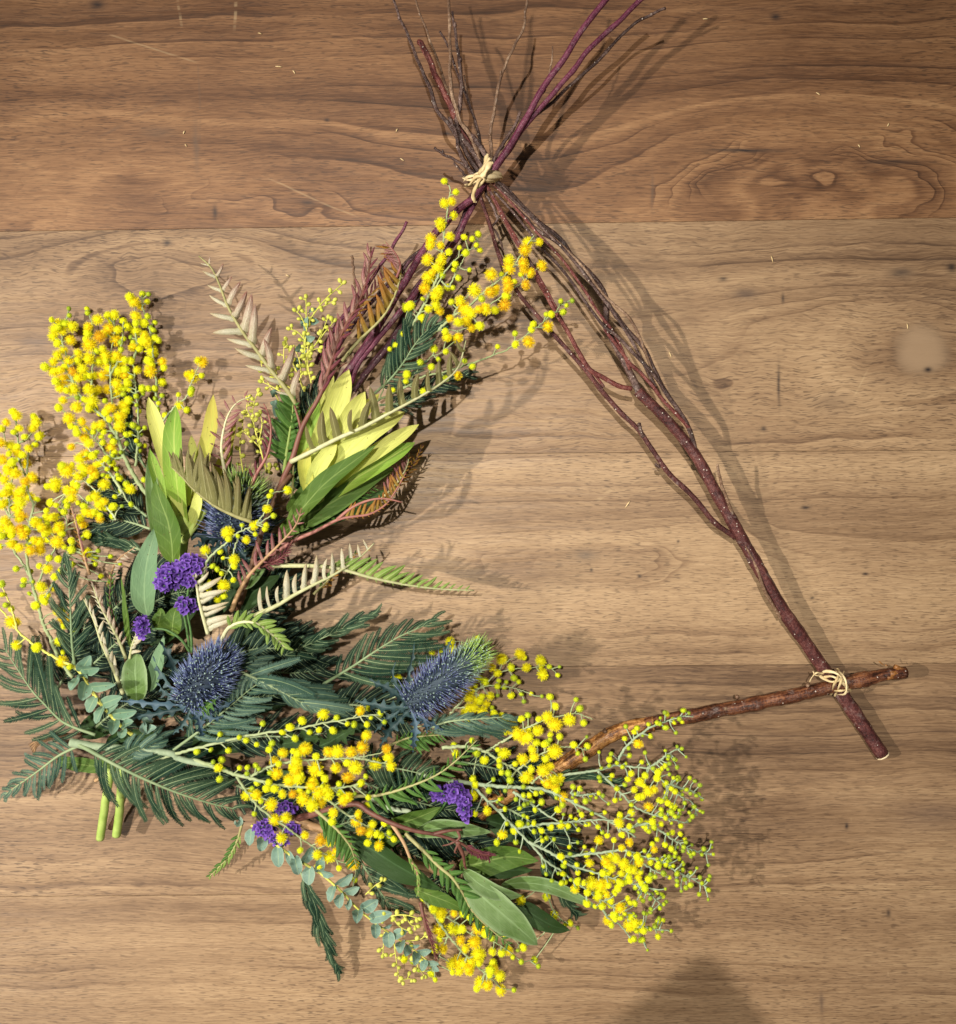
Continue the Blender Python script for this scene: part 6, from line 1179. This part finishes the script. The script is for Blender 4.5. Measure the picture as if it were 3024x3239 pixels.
euca('long sprig of small blue grey leaves at the bottom', T(6, [(330, 860, 36), (420, 930, 40), (550, 1030, 43), (700, 1120, 44), (820, 1225, 43), (900, 1310, 41), (1000, 1390, 38), (1100, 1460, 34), (1200, 1530, 30), (1295, 1605, 26)]),
     [(330,880,320,970,60),(390,930,380,1000,60),(470,975,475,1085,66),(560,1030,580,1125,64),(610,1060,650,975,66),(640,1080,635,1180,66),(700,1110,770,1130,60),(690,1110,700,1010,60),(770,1185,745,1270,66),(790,1180,870,1120,66),(830,1220,905,1190,66),
      (800,1230,800,1305,56),(850,1260,845,1315,50),(900,1310,890,1385,62),(920,1310,1005,1260,70),(960,1360,1080,1330,62),(990,1390,995,1465,54),(1030,1410,1080,1390,44),(1060,1430,1065,1515,60),(1090,1450,1160,1425,54),(1130,1480,1120,1545,52),(1170,1510,1150,1560,50),
      (1160,1500,1230,1500,50),(1210,1540,1200,1610,46),(1220,1540,1290,1530,50),(1260,1580,1240,1640,44),(1270,1590,1330,1600,44),(1290,1605,1330,1640,40),(520,1000,560,1090,50),(270,830,250,870,50)], 6, 40, seed=1)
euca('sprig of rounded green grey leaves on a yellow stem at the left', T(5, [(700, 1205, 54), (610, 1130, 56), (535, 1040, 57), (470, 950, 57), (410, 855, 54)]),
     [(415,860,520,850,88),(420,870,475,785,70),(410,900,365,965,70),(450,925,430,1020,74),(470,950,605,935,62),(500,1000,460,1080,70),(530,1040,640,1000,62),(540,1050,500,1140,66),(580,1090,715,1075,72),(600,1120,585,1200,60),(640,1150,700,1130,60),(650,1165,630,1215,50),(440,890,400,900,60),(560,1080,620,1040,50)], 5, 55, mat='euca_green', seed=2, r=6)
euca('short sprig of blue grey leaves among the yellow buds near the top', T(3, [(830, 900, 34), (850, 760, 38), (870, 640, 41), (890, 520, 42)]),
     [(880,590,945,590,56),(885,530,930,510,50),(870,610,850,570,50),(855,700,920,680,56),(850,740,800,760,50),(845,780,860,740,44),(835,850,780,800,46),(865,650,880,560,44),(830,900,820,830,40)], 3, 40, seed=3, r=4)
euca('dim sprig of blue grey leaves behind the left protea', T(3, [(760, 1180, 24), (720, 1080, 28), (690, 1020, 30), (640, 940, 30)]), [(690,1020,670,990,56),(700,1050,690,1150,50),(720,1090,660,1060,50),(740,1140,700,1180,46)], 3, 30, seed=4, r=4)
euca('scrap of grey leaves between the ferns at lower left', T(5, [(720, 1230, 46), (770, 1170, 50), (800, 1120, 50)]), [(760,1180,820,1160,50),(750,1190,760,1130,50),(790,1140,740,1110,44)], 5, 50, seed=5, r=4)

# ------------------------------------------------------------------ sprigs of tiny unopened buds
BUDM = [bobbly(90, 14, 'mimosa_green'), bobbly(91, 12, 'mimosa_bud')]
simple('tiny_bud', (.40, .42, .05), (.60, .58, .10), .6, 400)
bud_small = MB(); core(bud_small, 1.0, 5, 7); BUDM = [bud_small.mesh('tiny_bud', M['tiny_bud'])]
def buds(label, stems, seed=0, step=.0042, r=3.2, size=6.5, reach=(6, 16)):
    R = random.Random(seed); mb = MB(); pos = []
    for q, st in enumerate(stems):
        P = resample(smooth(st, 8), 30); t = tangents(P); mb.tube(P, [(r*(1 if q == 0 else .75)*(1-.5*i/29))/S for i in range(30)], 5)
        L = sum((P[i+1]-P[i]).length for i in range(29)); n = max(3, int(L/step))
        for k in range(n):
            i = min(28, int(29*(k+.5)/n)); side = UP.cross(t[i]).normalized()*(1 if k % 2 else -1)
            d = (side + t[i]*R.uniform(.2, .9) + UP*R.uniform(-.5, .7)).normalized(); e = P[i] + d*R.uniform(*reach)/S
            mb.tube([P[i], e], [.0005, .0004], 4, False); pos.append((e, d, R.uniform(.8, 1.2)*size/S))
        pos.append((P[-1], t[-1], size/S))
    root = thing('bud_sprig', label, 'flower sprig', W(*stems[0][0]), 'sprigs of tiny unopened buds')
    obj('stem', mb.mesh('bud_stem', M['bud_stem']), root)
    for e, d, s in pos: obj('bud', BUDM[0], root, frame(e, d, UP if abs(d.z) < .9 else Vector((1, 0, 0)), s*1.25, s, s))
buds('spray of tiny yellow green buds pointing up beside the tall silver frond', [
    T(3, [(880, 900, 40), (862, 750, 44), (880, 610, 47), (935, 515, 48), (1000, 440, 48), (1095, 358, 47)]), T(3, [(875, 640, 46), (840, 560, 48), (800, 520, 48)]), T(3, [(870, 600, 46), (870, 510, 48), (868, 440, 48)]),
    T(3, [(865, 700, 45), (820, 650, 46), (765, 630, 46)]), T(3, [(930, 720, 44), (980, 650, 45), (1040, 580, 45)]), T(3, [(870, 780, 43), (940, 700, 45), (1000, 560, 46)]), T(3, [(935, 515, 48), (990, 490, 48), (1040, 460, 48)]), T(3, [(860, 800, 43), (900, 760, 44), (960, 740, 44)])], seed=1)
buds('tangle of tiny yellow buds below the tall silver frond', [
    T(3, [(860, 1000, 40), (820, 900, 43), (780, 800, 44), (750, 690, 43)]), T(3, [(800, 1000, 38), (700, 920, 42), (620, 870, 42), (600, 810, 41)]), T(3, [(720, 1000, 38), (650, 960, 40), (600, 940, 40)]), T(3, [(900, 950, 40), (880, 850, 43), (880, 720, 44)]),
    T(3, [(780, 930, 42), (740, 830, 44), (740, 720, 44)]), T(3, [(840, 920, 42), (830, 820, 44), (800, 740, 44)]), T(3, [(700, 900, 41), (660, 820, 42), (640, 760, 42)])], seed=2)
buds('hanging spray of tiny buds between the two pale proteas', [
    T(3, [(640, 1480, 40), (600, 1330, 44), (560, 1180, 46), (560, 1080, 46), (590, 990, 44)]), T(3, [(560, 1180, 46), (520, 1100, 46), (540, 1030, 45)]), T(3, [(590, 1300, 45), (610, 1200, 46), (600, 1120, 46)]), T(3, [(500, 1480, 40), (480, 1330, 44), (495, 1200, 45), (510, 1120, 44)]),
    T(3, [(600, 1330, 44), (530, 1260, 45), (480, 1220, 45)]), T(3, [(640, 1480, 40), (670, 1440, 42), (690, 1430, 42)])], seed=3)
buds('spray of tiny buds at the bottom among the blue grey leaves', [
    T(6, [(1000, 1370, 40), (1080, 1345, 43), (1150, 1340, 44), (1230, 1360, 43)]), T(6, [(1040, 1430, 36), (1035, 1500, 34), (1030, 1560, 31)]), T(6, [(1090, 1470, 34), (1100, 1560, 30), (1120, 1690, 22)]), T(6, [(1200, 1540, 30), (1220, 1620, 26), (1260, 1670, 20)]), T(6, [(1120, 1690, 22), (1170, 1680, 20), (1200, 1690, 18)]),
    T(6, [(1080, 1345, 43), (1120, 1400, 42), (1180, 1430, 40)]), T(6, [(1150, 1340, 44), (1180, 1390, 42), (1220, 1400, 41)]), T(6, [(940, 1230, 42), (980, 1190, 44), (1040, 1150, 45)]), T(6, [(1150, 1480, 33), (1230, 1470, 34), (1260, 1440, 34)])], seed=4)

# ------------------------------------------------------------------ cut ends and loose bits
twig('thick green cut stem, left of the pair under the big frond', [(T(5, [(585, 1380, 34), (560, 1500, 26), (540, 1640, 18), (524, 1745, 13)]), 12, 13)], 'cut_stem', name='cut_stem', cat='stem', group='cut flower stems', seed=90, knots=0, wig=.1, bumpy=.01)
twig('thick green cut stem, right of the pair under the big frond', [(T(5, [(640, 1380, 36), (634, 1500, 28), (622, 1640, 19), (610, 1728, 15)]), 12, 13.5)], 'cut_stem', name='cut_stem', cat='stem', group='cut flower stems', seed=91, knots=0, wig=.1, bumpy=.01)
twig('brown cut stem behind the pair of green stems', [(T(5, [(660, 1500, 20), (620, 1600, 14), (580, 1690, 9)]), 8, 9)], 'brown_stem', name='cut_stem', cat='stem', group='cut flower stems', seed=92, knots=0, wig=.1)
twig('thin brown cut stem under the green strip of leaf', [(T(5, [(640, 1370, 26), (570, 1400, 22), (500, 1440, 16)]), 5, 6)], 'tan_stem', name='cut_stem', cat='stem', group='cut flower stems', seed=93, knots=0, wig=.1)
twig('silvery main stem of the big left frond', [(T(5, [(370, 1240, 50), (500, 1262, 52), (700, 1275, 54), (900, 1300, 55)]) + T(6, [(-60, 505, 54), (120, 545, 56)]), 13, 8)], 'silver_stem', name='flower_stem', cat='stem', seed=94, knots=2, wig=.2, bumpy=.03)
twig('tan stem under the golden mimosa at the lower centre', [(T(6, [(520, 820, 40), (640, 860, 41), (760, 905, 40), (900, 970, 36), (1100, 1040, 32), (1250, 1080, 30), (1390, 1130, 28)]), 13, 12)], 'tan_stem', name='flower_stem', cat='stem', seed=95, knots=1, wig=.2, bumpy=.03)
twig('dark brown stem rising below the pink comb', [(T(4, [(590, 720, 46), (640, 590, 54), (690, 420, 60), (740, 250, 62), (820, 80, 58), (880, 0, 55)]), 10, 7)], 'brown_stem', name='flower_stem', cat='stem', seed=96, knots=3, wig=.3)
twig('pale stem of the left pale protea', [(T(2, [(1205, 1770, 46), (1200, 1900, 40), (1180, 2050, 34)]), 13, 12)], 'cut_stem', name='flower_stem', cat='stem', seed=97, knots=0, wig=.1, bumpy=.02)
twig('light green stem beside the shaded sea holly', [(T(4, [(300, 360, 48), (360, 280, 52), (420, 190, 54)]), 11, 10)], 'cut_stem', name='flower_stem', cat='stem', seed=98, knots=0, wig=.1, bumpy=.02)
twig('pale green flower stem below the lower statice', [(T(6, [(880, 650, 40), (1040, 760, 36), (1180, 790, 34)]), 7, 7)], 'silver_stem', name='flower_stem', cat='stem', seed=99, knots=0, wig=.2)
# rusty dry fibres at the far left
root = thing('dry_frond', 'dry rusty brown fibres poking out at the far left of the stems', 'leaf', W(*T(5, [(420, 1200, 30)])[0]))
for k in range(14):
    mb = MB(); f = k/13
    mb.tube(resample(smooth(T(5, [(430, 1195, 32), (300, 1195 + 18*f, 34 - 6*f), (200, 1225 + 30*f, 27 - 8*f), (150 + 30*f, 1250 + 60*f, 18 - 6*f)])), 12), [3.0/S*(1-.06*i) for i in range(12)], 5)
    obj('fibre', mb.mesh('fibre', M['tan_stem' if k % 3 else 'brown_stem']), root)
R = random.Random(5)
for i, (x, y, l, a) in enumerate([(822, 106, 7, .3), (882, 211, 11, .1), (930, 228, 7, 1), (582, 419, 6, 2), (588, 460, 5, 1), (1255, 412, 6, 2), (910, 872, 7, .5), (1272, 505, 8, .6), (2120, 1122, 11, 1.2), (2442, 820, 12, 1.3), (2232, 60, 9, 0), (2870, 1032, 9, 1.4),
                                  (1985, 1595, 13, 2.2), (2717, 462, 6, 1), (2588, 297, 8, .6), (2809, 395, 6, 2)]):
    mb = MB(); p = W(x, y, .4); d = Vector((math.cos(a), -math.sin(a), 0))*l/S
    mb.tube([p - d, p - d*.3 + Vector((0, 0, .0003)), p + d*.4 + Vector((0, 0, .0002)), p + d], [.0002, .00045, .0004, .0001], 5)
    o = obj('crumb', mb.mesh('crumb', M['crumb'])); tag(o, 'tiny pale crumb of plant matter lying on the bare tabletop', 'crumb', 'crumbs scattered on the table')

# ------------------------------------------------------------------ unseen phone added above the table to cast the shadow at the bottom edge
simple('phone_body', (.02, .02, .022), (.03, .03, .033), .35, 200)
simple('phone_glass', (.008, .008, .010), (.012, .012, .014), .08, 50, spec=.6)
def slab(w, h, t, r, n=6):
    mb = MB(); out = []
    for cx, cy, a0 in ((w/2-r, h/2-r, 0), (-w/2+r, h/2-r, 90), (-w/2+r, -h/2+r, 180), (w/2-r, -h/2+r, 270)):
        for k in range(n+1):
            a = math.radians(a0 + 90*k/n); out.append((cx + r*math.cos(a), cy + r*math.sin(a)))
    N = len(out)
    for z, s_ in ((-t/2, .985), (-t/2*.7, 1), (t/2*.7, 1), (t/2, .985)):
        for x, y in out: mb.v.append(Vector((x*s_, y*s_, z)))
    for q in range(3):
        for k in range(N): mb.f.append((q*N+k, q*N+(k+1) % N, (q+1)*N+(k+1) % N, (q+1)*N+k)); mb.mi.append(0)
    mb.f += [tuple(range(N))[::-1], tuple(range(3*N, 4*N))]; mb.mi += [0, 0]
    return mb
ph = thing('smartphone', 'unseen dark smartphone added over the table so its corner shades the bottom edge right of centre', 'phone', (.029, -.110, .70))
ang = math.radians(-52); ux = Vector((math.cos(ang), math.sin(ang), 0)); uy = Vector((-ux.y, ux.x, 0))
cen = Vector((.029, -.110, .70)) + ux*.075 - uy*.040
m = frame(cen, ux, UP)
obj('body', slab(.150, .080, .009, .011).mesh('phone_body', M['phone_body']), ph, m)
obj('screen', slab(.143, .073, .0006, .009).mesh('phone_screen', M['phone_glass']), ph, m @ Matrix.Translation((0, 0, .0049)))
plate = obj('lens_plate', slab(.030, .030, .0016, .007).mesh('lens_plate', M['phone_body']), ph, m @ Matrix.Translation((-.054, .019, -.0053)))
for q in ((-.061, .026), (-.047, .012)):
    lm = MB(); lm.tube([Vector((*q, -.0060)), Vector((*q, -.0078))], .0055, 16); obj('lens', lm.mesh('lens', M['phone_glass']), plate, m)
